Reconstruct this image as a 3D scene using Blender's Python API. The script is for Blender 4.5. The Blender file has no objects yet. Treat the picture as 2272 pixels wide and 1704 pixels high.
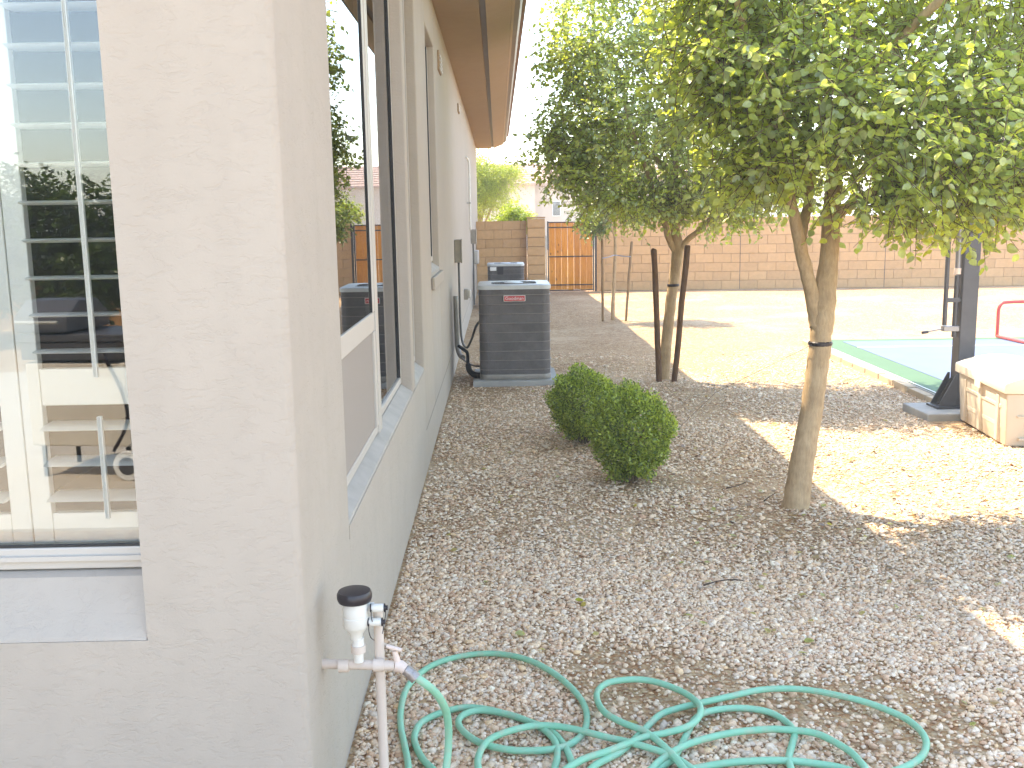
import bpy, bmesh, math, random
import numpy as np
from mathutils import Vector, Matrix
random.seed(7); rng = np.random.default_rng(11)
sc = bpy.context.scene
COL = sc.collection

# ------------------------------------------------------------------ camera, sky, sun, exposure
CAM_H = 1.68
cam = bpy.data.cameras.new('Camera'); camo = bpy.data.objects.new('Camera', cam); COL.objects.link(camo)
cam.sensor_fit = 'HORIZONTAL'; cam.sensor_width = 36.0; cam.lens = 36.0*2210/2272
cam.clip_start = 0.05; cam.clip_end = 900
_X = Vector((0.99977343, -0.01428256, -0.01578263))      # camera right / down / forward in the yard's axes
_D = Vector((-0.01791048, -0.16380317, -0.98633044))
_F = Vector((0.01150208, 0.98638964, -0.16402186))
camo.matrix_world = Matrix(((_X[0], -_D[0], -_F[0], 0), (_X[1], -_D[1], -_F[1], 0), (_X[2], -_D[2], -_F[2], CAM_H), (0, 0, 0, 1)))
sc.camera = camo

SUN = Vector((-0.45, 0.42, 1.0)).normalized()
elev = math.asin(SUN.z); azim = math.atan2(SUN.x, SUN.y)
w = bpy.data.worlds.new('World'); sc.world = w; w.use_nodes = True
nt = w.node_tree; nt.nodes.clear()
sky = nt.nodes.new('ShaderNodeTexSky'); sky.sky_type = 'NISHITA'; sky.sun_disc = False
sky.sun_elevation = elev; sky.sun_rotation = azim; sky.altitude = 350; sky.air_density = 1.0; sky.dust_density = 0.7; sky.ozone_density = 1.0
bgn = nt.nodes.new('ShaderNodeBackground'); bgn.inputs[1].default_value = 0.15
wo = nt.nodes.new('ShaderNodeOutputWorld')
nt.links.new(sky.outputs[0], bgn.inputs[0]); nt.links.new(bgn.outputs[0], wo.inputs[0])
sl = bpy.data.lights.new('Sun', 'SUN'); sl.energy = 2.0; sl.angle = math.radians(0.53); sl.color = (1.0, 0.92, 0.80)
so = bpy.data.objects.new('Sun', sl); COL.objects.link(so)
so.rotation_euler = SUN.to_track_quat('Z', 'Y').to_euler(); so.location = (-10, 12, 25)
vs = sc.view_settings; vs.view_transform = 'Standard'; vs.look = 'None'; vs.exposure = 2.75; vs.gamma = 1.0; vs.use_curve_mapping = False
vs.use_white_balance = True; vs.white_balance_temperature = 7900; vs.white_balance_tint = 10   # camera white balance for open shade
sc.cycles.max_bounces = 12; sc.cycles.diffuse_bounces = 8; sc.cycles.glossy_bounces = 5; sc.cycles.transparent_max_bounces = 16
sc.cycles.transmission_bounces = 6

# ------------------------------------------------------------------ helpers
def link(o): COL.objects.link(o); return o
def tag(o, label=None, cat=None, group=None, kind=None):
    if label: o['label'] = label
    if cat: o['category'] = cat
    if group: o['group'] = group
    if kind: o['kind'] = kind
    return o
def thing(name, label, cat, loc=(0, 0, 0), rz=0.0, group=None):
    o = link(bpy.data.objects.new(name, None)); o.location = loc; o.rotation_euler = (0, 0, rz); o.empty_display_size = 0.1
    return tag(o, label, cat, group)
class MB:
    def __init__(s): s.v = []; s.f = []
    def quad(s, a, b, c, d):
        n = len(s.v); s.v += [a, b, c, d]; s.f.append((n, n+1, n+2, n+3)); return s
    def poly(s, pts):
        n = len(s.v); s.v += list(pts); s.f.append(tuple(range(n, n+len(pts)))); return s
    def box(s, x0, x1, y0, y1, z0, z1):
        n = len(s.v)
        s.v += [(x0, y0, z0), (x1, y0, z0), (x1, y1, z0), (x0, y1, z0), (x0, y0, z1), (x1, y0, z1), (x1, y1, z1), (x0, y1, z1)]
        s.f += [tuple(n+i for i in q) for q in ((0, 3, 2, 1), (4, 5, 6, 7), (0, 1, 5, 4), (1, 2, 6, 5), (2, 3, 7, 6), (3, 0, 4, 7))]
        return s
    def prism(s, prof, axis, a, b):
        """closed profile extruded along axis from a to b; profile coords are the other two axes in order"""
        def P(p, t):
            if axis == 'x': return (t, p[0], p[1])
            if axis == 'y': return (p[0], t, p[1])
            return (p[0], p[1], t)
        n = len(s.v); m = len(prof)
        s.v += [P(p, a) for p in prof] + [P(p, b) for p in prof]
        s.f += [tuple(n+i for i in range(m)), tuple(n+m+i for i in reversed(range(m)))]
        for i in range(m): j = (i+1) % m; s.f.append((n+i, n+m+i, n+m+j, n+j))
        return s
    def tube(s, pts, rad, seg=8, cap=True):
        pts = [Vector(p) for p in pts]; k = len(pts)
        if not hasattr(rad, '__len__'): rad = [rad]*k
        n0 = len(s.v); u = None
        for i, p in enumerate(pts):
            t = (pts[min(i+1, k-1)] - pts[max(i-1, 0)])
            t = t.normalized() if t.length > 1e-9 else Vector((0, 0, 1))
            if u is None: u = t.orthogonal().normalized()
            else:
                u = u - t*u.dot(t); u = u.normalized() if u.length > 1e-6 else t.orthogonal().normalized()
            v = t.cross(u)
            for j in range(seg):
                a = 2*math.pi*j/seg; s.v.append(tuple(p + (u*math.cos(a) + v*math.sin(a))*rad[i]))
        for i in range(k-1):
            for j in range(seg):
                a = n0+i*seg+j; b = n0+i*seg+(j+1) % seg; s.f.append((a, b, b+seg, a+seg))
        if cap:
            s.f.append(tuple(n0+j for j in reversed(range(seg)))); s.f.append(tuple(n0+(k-1)*seg+j for j in range(seg)))
        return s
    def lathe(s, prof, c=(0, 0, 0), seg=20, axis='z'):
        n0 = len(s.v); k = len(prof)
        for r, h in prof:
            for j in range(seg):
                a = 2*math.pi*j/seg; q = (r*math.cos(a), r*math.sin(a), h)
                if axis == 'x': q = (q[2], q[0], q[1])
                elif axis == 'y': q = (q[0], q[2], q[1])
                s.v.append((c[0]+q[0], c[1]+q[1], c[2]+q[2]))
        for i in range(k-1):
            for j in range(seg):
                a = n0+i*seg+j; b = n0+i*seg+(j+1) % seg; s.f.append((a, b, b+seg, a+seg))
        s.f.append(tuple(n0+j for j in reversed(range(seg)))); s.f.append(tuple(n0+(k-1)*seg+j for j in range(seg)))
        return s
    def mesh(s, name):
        me = bpy.data.meshes.new(name); me.from_pydata([tuple(map(float, v)) for v in s.v], [], s.f); me.update(); return me
    def build(s, name, mat, parent=None, smooth=False, bevel=0.0, bseg=2, fixn=True, loc=None, rz=None):
        me = s.mesh(name)
        if fixn or bevel:
            bm = bmesh.new(); bm.from_mesh(me)
            bmesh.ops.recalc_face_normals(bm, faces=bm.faces)
            if bevel:
                es = [e for e in bm.edges if len(e.link_faces) == 2 and e.calc_face_angle(0) > 0.5]
                bmesh.ops.bevel(bm, geom=es, offset=bevel, segments=bseg, affect='EDGES', profile=0.5)
            bm.to_mesh(me); bm.free()
        if mat is not None: me.materials.append(mat)
        if smooth:
            me.shade_smooth() if smooth is True else None
            if smooth == 'auto':
                me.shade_smooth()
                try: me.set_sharp_from_angle(angle=math.radians(40))
                except Exception: pass
        o = link(bpy.data.objects.new(name, me)); o.parent = parent
        if loc: o.location = loc
        if rz is not None: o.rotation_euler = (0, 0, rz)
        return o
def fast_mesh(name, verts, faces_flat, nper, mat, cols=None, smooth=False):
    """numpy mesh: faces all with nper corners"""
    me = bpy.data.meshes.new(name); nf = len(faces_flat)//nper
    me.vertices.add(len(verts)); me.vertices.foreach_set('co', np.asarray(verts, np.float32).ravel())
    me.loops.add(len(faces_flat)); me.loops.foreach_set('vertex_index', np.asarray(faces_flat, np.int32))
    me.polygons.add(nf); me.polygons.foreach_set('loop_start', np.arange(nf, dtype=np.int32)*nper)
    me.polygons.foreach_set('loop_total', np.full(nf, nper, np.int32))
    if smooth: me.polygons.foreach_set('use_smooth', np.ones(nf, bool))
    me.update(calc_edges=True); me.validate()
    if cols is not None:
        a = me.attributes.new('Col', 'FLOAT_COLOR', 'POINT')
        c4 = np.ones((len(verts), 4), np.float32); c4[:, :3] = cols; a.data.foreach_set('color', c4.ravel())
    me.materials.append(mat); return me
def catmull(pts, n=8):
    P = [Vector(p) for p in pts]; out = []
    for i in range(len(P)-1):
        p0 = P[max(i-1, 0)]; p1 = P[i]; p2 = P[i+1]; p3 = P[min(i+2, len(P)-1)]
        for k in range(n):
            t = k/n
            out.append(0.5*((2*p1) + (p2-p0)*t + (2*p0-5*p1+4*p2-p3)*t*t + (3*p1-p0-3*p2+p3)*t**3))
    out.append(P[-1]); return out

# ------------------------------------------------------------------ materials
class NT:
    def __init__(s, name):
        s.m = bpy.data.materials.new(name); s.m.use_nodes = True; s.t = s.m.node_tree; s.t.nodes.clear()
        s.out = s.n('ShaderNodeOutputMaterial')
    def n(s, typ, **kw):
        x = s.t.nodes.new(typ)
        for k, v in kw.items():
            if k.startswith('_'): setattr(x, k[1:], v)
        return x
    def l(s, a, b): s.t.links.new(a, b)
    def geo(s): return s.n('ShaderNodeNewGeometry').outputs['Position']
    def objc(s): return s.n('ShaderNodeTexCoord').outputs['Object']
    def noise(s, scale, detail=3, rough=.55, vec=None, dist=0.0, col=False):
        x = s.n('ShaderNodeTexNoise'); x.inputs['Scale'].default_value = scale; x.inputs['Detail'].default_value = detail
        x.inputs['Roughness'].default_value = rough; x.inputs['Distortion'].default_value = dist
        s.l(vec if vec is not None else s.objc(), x.inputs['Vector']); return x.outputs['Color' if col else 'Fac']
    def vor(s, scale, vec=None, feature='F1', out='Distance', rnd=1.0):
        x = s.n('ShaderNodeTexVoronoi'); x.feature = feature; x.inputs['Scale'].default_value = scale; x.inputs['Randomness'].default_value = rnd
        s.l(vec if vec is not None else s.objc(), x.inputs['Vector']); return x.outputs[out]
    def ramp(s, fac, stops, interp='LINEAR'):
        x = s.n('ShaderNodeValToRGB'); x.color_ramp.interpolation = interp; e = x.color_ramp.elements
        e[0].position, e[0].color = stops[0][0], (*stops[0][1], 1) if len(stops[0][1]) == 3 else stops[0][1]
        e[1].position, e[1].color = stops[-1][0], (*stops[-1][1], 1)
        for p, c in stops[1:-1]:
            q = e.new(p); q.color = (*c, 1)
        s.l(fac, x.inputs[0]); return x.outputs[0]
    def mix(s, fac, a, b, mode='MIX'):
        x = s.n('ShaderNodeMix'); x.data_type = 'RGBA'; x.blend_type = mode
        for val, i in ((fac, 0), (a, 6), (b, 7)):
            if isinstance(val, (int, float)): x.inputs[i].default_value = val
            elif isinstance(val, tuple): x.inputs[i].default_value = (*val, 1)
            else: s.l(val, x.inputs[i])
        return x.outputs[2]
    def math(s, op, a, b=None):
        x = s.n('ShaderNodeMath'); x.operation = op
        for val, i in ((a, 0), (b, 1)):
            if val is None: continue
            if isinstance(val, (int, float)): x.inputs[i].default_value = val
            else: s.l(val, x.inputs[i])
        return x.outputs[0]
    def bump(s, h, strength=.3, dist=.01, nrm=None):
        x = s.n('ShaderNodeBump'); x.inputs['Strength'].default_value = strength; x.inputs['Distance'].default_value = dist
        s.l(h, x.inputs['Height'])
        if nrm is not None: s.l(nrm, x.inputs['Normal'])
        return x.outputs[0]
    def bsdf(s, color=(.5, .5, .5), rough=.6, metal=0.0, spec=.5, normal=None, coat=0.0):
        b = s.n('ShaderNodeBsdfPrincipled')
        if isinstance(color, tuple): b.inputs['Base Color'].default_value = (*color, 1)
        else: s.l(color, b.inputs['Base Color'])
        if isinstance(rough, (int, float)): b.inputs['Roughness'].default_value = rough
        else: s.l(rough, b.inputs['Roughness'])
        b.inputs['Metallic'].default_value = metal; b.inputs['Specular IOR Level'].default_value = spec; b.inputs['Coat Weight'].default_value = coat
        if normal is not None: s.l(normal, b.inputs['Normal'])
        s.l(b.outputs[0], s.out.inputs[0]); return b
def simple(name, col, rough=.6, metal=0., spec=.5, var=.12, vscale=14, bump=.0, bscale=120, bdist=.002):
    t = NT(name); nz = t.noise(vscale, 5, .6)
    d = tuple(c*(1-var) for c in col); u = tuple(min(1, c*(1+var)) for c in col)
    c = t.ramp(nz, [(.3, d), (.7, u)])
    nrm = t.bump(t.noise(bscale, 4, .6), bump, bdist) if bump else None
    t.bsdf(c, rough, metal, spec, nrm); return t.m

def m_stucco(name='stucco', base=(.45, .388, .325)):
    t = NT(name); P = t.geo()
    big = t.noise(.9, 4, .6, P); fine = t.noise(7, 6, .6, P)
    c = t.ramp(big, [(.3, tuple(b*.94 for b in base)), (.7, tuple(min(1, b*1.04) for b in base))])
    c = t.mix(.35, c, t.ramp(fine, [(.35, tuple(b*.93 for b in base)), (.65, tuple(min(1, b*1.05) for b in base))]))
    # lace / skip-trowel ridges
    mp = t.n('ShaderNodeMapping'); mp.inputs['Scale'].default_value = (1, 1, 1.9); t.l(P, mp.inputs[0]); V = mp.outputs[0]
    wrp = t.noise(9, 3, .6, V, col=True)
    vadd = t.n('ShaderNodeVectorMath'); vadd.operation = 'ADD'
    sc_ = t.n('ShaderNodeVectorMath'); sc_.operation = 'SCALE'; sc_.inputs['Scale'].default_value = .16; t.l(wrp, sc_.inputs[0]); t.l(V, vadd.inputs[0]); t.l(sc_.outputs[0], vadd.inputs[1])
    n1 = t.noise(16, 6, .68, vadd.outputs[0])
    ridge = t.ramp(n1, [(.40, (0, 0, 0)), (.47, (.75, .75, .75)), (.56, (1, 1, 1))])
    grit = t.noise(260, 3, .6, P); mid = t.noise(60, 4, .6, P)
    h = t.math('ADD', t.math('MULTIPLY', ridge, .55), t.math('ADD', t.math('MULTIPLY', grit, .22), t.math('MULTIPLY', mid, .35)))
    pits = t.ramp(t.vor(95, P), [(.03, (0, 0, 0)), (.10, (1, 1, 1))])
    h = t.math('ADD', h, t.math('MULTIPLY', pits, .12))
    sep = t.n('ShaderNodeSeparateXYZ'); t.l(P, sep.inputs[0])
    low = t.ramp(sep.outputs[2], [(.0, (1, 1, 1)), (.30, (0, 0, 0))])
    splash = t.math('MULTIPLY', low, t.ramp(t.noise(14, 6, .7, P), [(.42, (0, 0, 0)), (.66, (1, 1, 1))]))
    c = t.mix(t.math('MULTIPLY', splash, .45), c, (.42, .32, .23))
    crack = t.ramp(t.vor(.8, vadd.outputs[0], 'DISTANCE_TO_EDGE'), [(.0006, (1, 1, 1)), (.0018, (0, 0, 0))])
    crack = t.math('MULTIPLY', crack, t.ramp(t.noise(.7, 3, .6, P), [(.52, (0, 0, 0)), (.6, (1, 1, 1))]))
    c = t.mix(t.math('MULTIPLY', crack, .10), c, (.30, .25, .21))
    run = t.n('ShaderNodeMapping'); run.inputs['Scale'].default_value = (1, 1, .06); t.l(P, run.inputs[0])
    c = t.mix(.10, c, t.ramp(t.noise(9, 4, .6, run.outputs[0]), [(.45, tuple(b*1.05 for b in base)), (.75, tuple(b*.72 for b in base))]))
    t.bsdf(c, .93, 0, .15, t.bump(h, .46, .0034)); return t.m
def m_gravel():
    t = NT('gravel_ground'); P = t.geo()
    cellc = t.vor(58, P, out='Color'); d = t.vor(58, P)
    sep = t.n('ShaderNodeSeparateColor'); t.l(cellc, sep.inputs[0])
    stone = t.ramp(sep.outputs[0], [(0.0, (.34, .175, .09)), (.14, (.44, .26, .15)), (.3, (.50, .335, .20)), (.5, (.54, .385, .24)), (.68, (.48, .37, .27)), (.84, (.60, .465, .325)), (1.0, (.66, .53, .38))], 'LINEAR')
    shade = t.ramp(d, [(.25, (1, 1, 1)), (.75, (.78, .74, .70))])
    c = t.mix(1.0, stone, shade, 'MULTIPLY')
    mott = t.ramp(t.math('ADD', t.math('MULTIPLY', t.noise(9, 6, .75, P), .6), t.math('MULTIPLY', t.noise(28, 4, .7, P), .4)), [(.36, (.62, .54, .50)), (.50, (1, .98, .96)), (.64, (1.22, 1.2, 1.16))])
    c = t.mix(.85, c, t.mix(1.0, c, mott, 'MULTIPLY'))
    c = t.mix(1.0, c, (.93, .90, .82), 'MULTIPLY')
    dirt = t.ramp(t.noise(55, 5, .6, P), [(.3, (.50, .365, .225)), (.7, (.60, .45, .29))])
    patch = t.ramp(t.math('ADD', t.math('MULTIPLY', t.noise(.55, 4, .6, P), .75), t.math('MULTIPLY', t.noise(6, 4, .6, P), .25)), [(.50, (0, 0, 0)), (.64, (1, 1, 1))])
    c = t.mix(t.math('MULTIPLY', patch, .75), c, dirt)
    h = t.math('ADD', t.math('MULTIPLY', t.math('SUBTRACT', 1.0, d), t.math('SUBTRACT', 1.0, t.math('MULTIPLY', patch, .8))), t.math('MULTIPLY', t.noise(120, 3, .6, P), .2))
    t.bsdf(c, .92, 0, .2, t.bump(h, .8, .012)); return t.m
def m_stone():
    t = NT('gravel_stone'); a = t.n('ShaderNodeAttribute'); a.attribute_name = 'Col'
    v = t.ramp(t.noise(130, 4, .6, t.geo()), [(.3, (.78, .76, .73)), (.7, (1.12, 1.1, 1.08))])
    t.bsdf(t.mix(1.0, a.outputs[0], v, 'MULTIPLY'), .85, 0, .25); return t.m
def m_leaf(name, trans=.56, gloss=.11, rough=.40, tint=(1.45, 1.4, .55)):
    t = NT(name); a = t.n('ShaderNodeAttribute'); a.attribute_name = 'Col'
    nz = t.ramp(t.noise(60, 2, .5, t.geo()), [(.3, (.85, .85, .85)), (.7, (1.15, 1.15, 1.1))])
    c = t.mix(1.0, a.outputs[0], nz, 'MULTIPLY')
    d = t.n('ShaderNodeBsdfDiffuse'); t.l(c, d.inputs[0])
    tr = t.n('ShaderNodeBsdfTranslucent'); t.l(t.mix(1.0, c, tint, 'MULTIPLY'), tr.inputs[0])
    g = t.n('ShaderNodeBsdfGlossy'); g.inputs['Roughness'].default_value = rough; g.inputs[0].default_value = (.9, .92, .95, 1)
    m1 = t.n('ShaderNodeMixShader'); m1.inputs[0].default_value = trans; t.l(d.outputs[0], m1.inputs[1]); t.l(tr.outputs[0], m1.inputs[2])
    m2 = t.n('ShaderNodeMixShader'); m2.inputs[0].default_value = gloss; t.l(m1.outputs[0], m2.inputs[1]); t.l(g.outputs[0], m2.inputs[2])
    t.l(m2.outputs[0], t.out.inputs[0]); return t.m
def m_bark(name, c0, c1, scale=1.0):
    t = NT(name); mp = t.n('ShaderNodeMapping'); mp.inputs['Scale'].default_value = (1, 1, .22); t.l(t.geo(), mp.inputs[0])
    n1 = t.noise(70*scale, 6, .65, mp.outputs[0], .6); n2 = t.noise(9, 4, .6, t.geo())
    c = t.mix(.5, t.ramp(n1, [(.32, c0), (.68, c1)]), t.ramp(n2, [(.3, c0), (.7, c1)]))
    t.bsdf(c, .9, 0, .2, t.bump(n1, .7, .006)); return t.m
def m_glass(name, ior=1.75, tint=(.80, .86, .84)):
    t = NT(name); fr = t.n('ShaderNodeFresnel'); fr.inputs[0].default_value = ior
    tr = t.n('ShaderNodeBsdfTransparent'); tr.inputs[0].default_value = (*tint, 1)
    g = t.n('ShaderNodeBsdfGlossy'); g.inputs['Roughness'].default_value = 0.0; g.inputs[0].default_value = (.97, .98, 1, 1)
    x = t.n('ShaderNodeMixShader'); t.l(fr.outputs[0], x.inputs[0]); t.l(tr.outputs[0], x.inputs[1]); t.l(g.outputs[0], x.inputs[2])
    t.l(x.outputs[0], t.out.inputs[0]); return t.m
def m_block(name, base):
    t = NT(name); P = t.geo(); oi = t.n('ShaderNodeObjectInfo').outputs['Random']
    b = t.ramp(oi, [(0, tuple(x*.86 for x in base)), (.5, base), (1, (base[0]*1.10, base[1]*1.12, base[2]*1.12))])
    c = t.mix(.45, b, t.ramp(t.noise(11, 6, .65, P), [(.3, tuple(x*.78 for x in base)), (.7, tuple(x*1.16 for x in base))]))
    t.bsdf(c, .95, 0, .1, t.bump(t.noise(90, 5, .65, P), .5, .006)); return t.m
def m_wood(name, c0, c1, knots=True):
    t = NT(name); P = t.objc(); oi = t.n('ShaderNodeObjectInfo').outputs['Random']
    off = t.n('ShaderNodeCombineXYZ'); t.l(t.math('MULTIPLY', oi, 37.0), off.inputs[0]); t.l(t.math('MULTIPLY', oi, 11.0), off.inputs[2])
    ad = t.n('ShaderNodeVectorMath'); ad.operation = 'ADD'; t.l(P, ad.inputs[0]); t.l(off.outputs[0], ad.inputs[1])
    mp = t.n('ShaderNodeMapping'); mp.inputs['Scale'].default_value = (1, 1, .09); t.l(ad.outputs[0], mp.inputs[0])
    n = t.noise(55, 6, .6, mp.outputs[0], .8)
    c = t.ramp(n, [(.3, c0), (.7, c1)])
    c = t.mix(1.0, c, t.ramp(oi, [(0, (.84, .78, .72)), (1, (1.15, 1.12, 1.05))]), 'MULTIPLY')
    if knots:
        mk = t.n('ShaderNodeMapping'); mk.inputs['Scale'].default_value = (1, 1, .65); t.l(ad.outputs[0], mk.inputs[0])
        k = t.ramp(t.vor(6.5, mk.outputs[0]), [(.07, (1, 1, 1)), (.16, (0, 0, 0))])
        c = t.mix(t.math('MULTIPLY', k, .8), c, tuple(x*.35 for x in c0))
    t.bsdf(c, .75, 0, .25, t.bump(n, .3, .003)); return t.m
def m_tiles(name):
    t = NT(name); P = t.objc()
    c = t.mix(.6, t.ramp(t.noise(1.2, 4, .6, P), [(.3, (.36, .21, .155)), (.7, (.52, .34, .25))]), t.ramp(t.noise(9, 4, .6, P), [(.3, (.34, .2, .15)), (.7, (.55, .38, .3))]))
    t.bsdf(c, .85, 0, .2); return t.m

def m_hose():
    t = NT('hose_green'); P = t.geo()
    c = t.ramp(t.noise(4, 5, .65, P), [(.3, (.17, .44, .28)), (.7, (.25, .55, .38))])
    dust = t.ramp(t.noise(22, 6, .7, P), [(.50, (0, 0, 0)), (.72, (1, 1, 1))])
    c = t.mix(t.math('MULTIPLY', dust, .55), c, (.46, .40, .29))
    t.bsdf(c, .5, 0, .35, t.bump(t.noise(300, 2, .5, P), .25, .001)); return t.m
M = {}
M['stucco'] = m_stucco(); M['stucco_house'] = simple('stucco_far', (.62, .52, .43), .95, 0, .1, .06, 1.2)
M['soffit'] = m_stucco('eave_stucco', (.37, .265, .17)); M['fascia'] = simple('fascia_paint', (.40, .28, .18), .8, 0, .3, .08, 3, .2, 80)
M['gutter'] = simple('gutter_paint', (.17, .125, .09), .5, 0, .4, .1, 4)
M['sill'] = simple('sill_stucco', (.43, .39, .345), .9, 0, .2, .10, 9, .5, 140, .003)
M['vinyl'] = simple('window_vinyl', (.52, .475, .42), .45, 0, .45, .04, 3); M['gasket'] = simple('gasket_rubber', (.03, .028, .026), .7)
M['glass'] = m_glass('window_glass', 1.72, (.97, .985, .98)); M['glass_side'] = m_glass('window_glass_side', 1.85, (.55, .6, .6))
M['screen'] = simple('insect_screen', (.34, .29, .25), .8, 0, .2, .08, 300); M['shutter'] = simple('shutter_white', (.80, .80, .77), .35, 0, .5, .02, 2)
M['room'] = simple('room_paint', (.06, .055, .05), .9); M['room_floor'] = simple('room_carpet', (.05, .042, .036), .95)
M['gravel'] = m_gravel(); M['stone'] = m_stone()
M['leaf'] = m_leaf('tree_leaf'); M['bushleaf'] = m_leaf('bush_leaf', .30, .05, .5); M['farleaf'] = m_leaf('far_leaf', .45, .03)
M['bark'] = m_bark('tree_bark', (.33, .225, .13), (.60, .44, .27)); M['stake'] = m_bark('stake_wood', (.085, .045, .025), (.19, .11, .06), .7)
M['stake2'] = m_bark('thin_stake_wood', (.20, .12, .06), (.36, .24, .13), .7); M['twig'] = m_bark('twig_bark', (.12, .085, .05), (.24, .18, .11), 2)
M['stick'] = m_bark('dead_stick', (.035, .025, .02), (.09, .065, .05), 2)
M['block'] = m_block('wall_block', (.55, .335, .165)); M['mortar'] = simple('mortar', (.44, .265, .145), .95, 0, .1, .1, 20, .4, 100)
M['cap'] = m_block('cap_block', (.50, .31, .18))
M['gatewood'] = m_wood('gate_cedar', (.56, .20, .03), (.78, .34, .06)); M['iron'] = simple('dark_iron', (.045, .038, .034), .5, .6, .5, .2, 20)
M['galv'] = simple('galvanised', (.42, .41, .37), .45, .6)
M['acdark'] = simple('ac_guard_paint', (.175, .16, .16), .5, .2, .5, .25, 6); M['acbar'] = simple('ac_bar_paint', (.29, .265, .24), .45, .3, .5, .15, 10)
M['accore'] = simple('ac_coil', (.11, .10, .10), .7, .1, .3, .3, 30); M['actop'] = simple('ac_top_paint', (.52, .55, .56), .4, .1, .5, .06, 8)
M['black'] = simple('black_plastic', (.025, .02, .024), .35, 0, .5, .2, 10); M['red'] = simple('badge_red', (.55, .035, .04), .4); M['white'] = simple('white_paint', (.8, .8, .78), .5)
M['concrete'] = simple('concrete', (.38, .37, .355), .92, 0, .15, .12, 6, .4, 90); M['pvc'] = simple('pvc_white', (.74, .72, .66), .35, 0, .5, .05, 8)
M['pvcpaint'] = simple('painted_pipe', (.64, .54, .46), .6, 0, .4, .06, 8); M['hose'] = m_hose()
M['brass'] = simple('old_brass', (.36, .32, .30), .45, .8, .5, .2, 60); M['pinkpaint'] = simple('bib_paint', (.72, .58, .50), .5)
M['resin'] = simple('deckbox_resin', (.60, .53, .43), .5, 0, .4, .06, 3, .2, 150, .001); M['resinlid'] = simple('deckbox_lid_resin', (.78, .70, .58), .45, 0, .4, .04, 3, .2, 150, .001)
M['post'] = simple('post_paint', (.085, .085, .095), .45, .2, .5, .15, 5); M['postlit'] = simple('bracket_metal', (.30, .29, .30), .4, .6)
M['blue'] = simple('court_blue', (.125, .17, .29), .75, 0, .3, .06, 2, .2, 200, .001); M['green'] = simple('court_green', (.075, .15, .085), .75, 0, .3, .08, 2, .2, 200, .001); M['line'] = simple('court_line', (.8, .8, .8), .7)
M['edging'] = m_block('edging_block', (.50, .40, .29)); M['goalred'] = simple('goal_red', (.62, .06, .05), .4); M['net'] = simple('net_white', (.75, .75, .73), .8)
M['tile'] = m_tiles('roof_tile'); M['cable'] = simple('grey_conduit', (.10, .095, .085), .6); M['greybox'] = simple('box_grey', (.33, .30, .25), .55, .2)
M['foam'] = simple('pipe_insulation', (.04, .036, .035), .85, 0, .2, .3, 30, .5, 60)
M['pave'] = simple('patio_concrete', (.55, .48, .39), .9, 0, .2, .08, 3, .3, 60)

# ------------------------------------------------------------------ ground
def gz(x, y):
    """gentle mounding of the gravel"""
    x = np.asarray(x, float); y = np.asarray(y, float)
    k = np.clip((x+.45)/.8, 0, 1)*np.clip((y-2.2)/1.5, 0, 1)*np.clip((22.4-y)/1.5, 0, 1)*np.clip((14-x)/2, 0, 1)
    z = .028*np.sin(1.1*x+.4)*np.sin(.7*y+.9)+.018*np.sin(2.3*x-1.1*y)+.012*np.sin(3.1*y+1.7*x+1.)
    for tx, ty in ((1.70, 5.57), (1.68, 10.04), (1.88, 16.4)):
        z = z+.03*np.exp(-((x-tx)**2+(y-ty)**2)/.25)
    flat = np.ones_like(z)
    for ax, ay, rr in ((.15, 10.4, .9), (.1, 3.1, 1.0), (3.8, 7.6, .9)):
        flat = flat*(1-np.exp(-(((x-ax)**2+(y-ay)**2)/rr**2)**2))
    court = np.clip((x-3.5)/.5, 0, 1)*np.clip((y-7.9)/.5, 0, 1)*np.clip((13.6-y)/.5, 0, 1)
    return z*k*flat*(1-court)
def ground():
    xs = np.concatenate([[-300, -120, -40, -15, -6, -2], np.arange(-.6, 15.01, .12), [18, 25, 45, 120, 300]])
    ys = np.concatenate([[-300, -120, -40, -15, -5, 0, 1.5], np.arange(2.0, 23.01, .12), [26, 35, 60, 120, 300, 500]])
    X, Y = np.meshgrid(xs, ys); Z = gz(X, Y)-.004
    v = np.stack([X, Y, Z], -1).reshape(-1, 3); nx = len(xs); ny = len(ys)
    i, j = np.meshgrid(np.arange(nx-1), np.arange(ny-1)); a = (j*nx+i).ravel()
    f = np.stack([a, a+1, a+nx+1, a+nx], -1).ravel()
    o = link(bpy.data.objects.new('ground', fast_mesh('ground', v, f, 4, M['gravel'], smooth=True))); tag(o, kind='structure')
    tag(o, 'tan gravel ground of the side yard')
ground()
PAL = np.array([(.40, .21, .12), (.50, .31, .20), (.60, .43, .29), (.66, .53, .39), (.72, .62, .50), (.78, .71, .61), (.55, .50, .45), (.44, .37, .31), (.68, .47, .26), (.62, .55, .46)])
PAL = PAL*.62+np.array((.67, .54, .42))*.38
PW = np.array([.07, .13, .17, .17, .14, .10, .09, .05, .04, .04])
def patchy(x, y):
    return (np.sin(1.7*x+.9*y+.3)*np.sin(1.3*y-.8*x+1.1)+.6*np.sin(4.1*x+2.7*y)*np.sin(3.3*y-2.1*x+.6))
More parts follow.
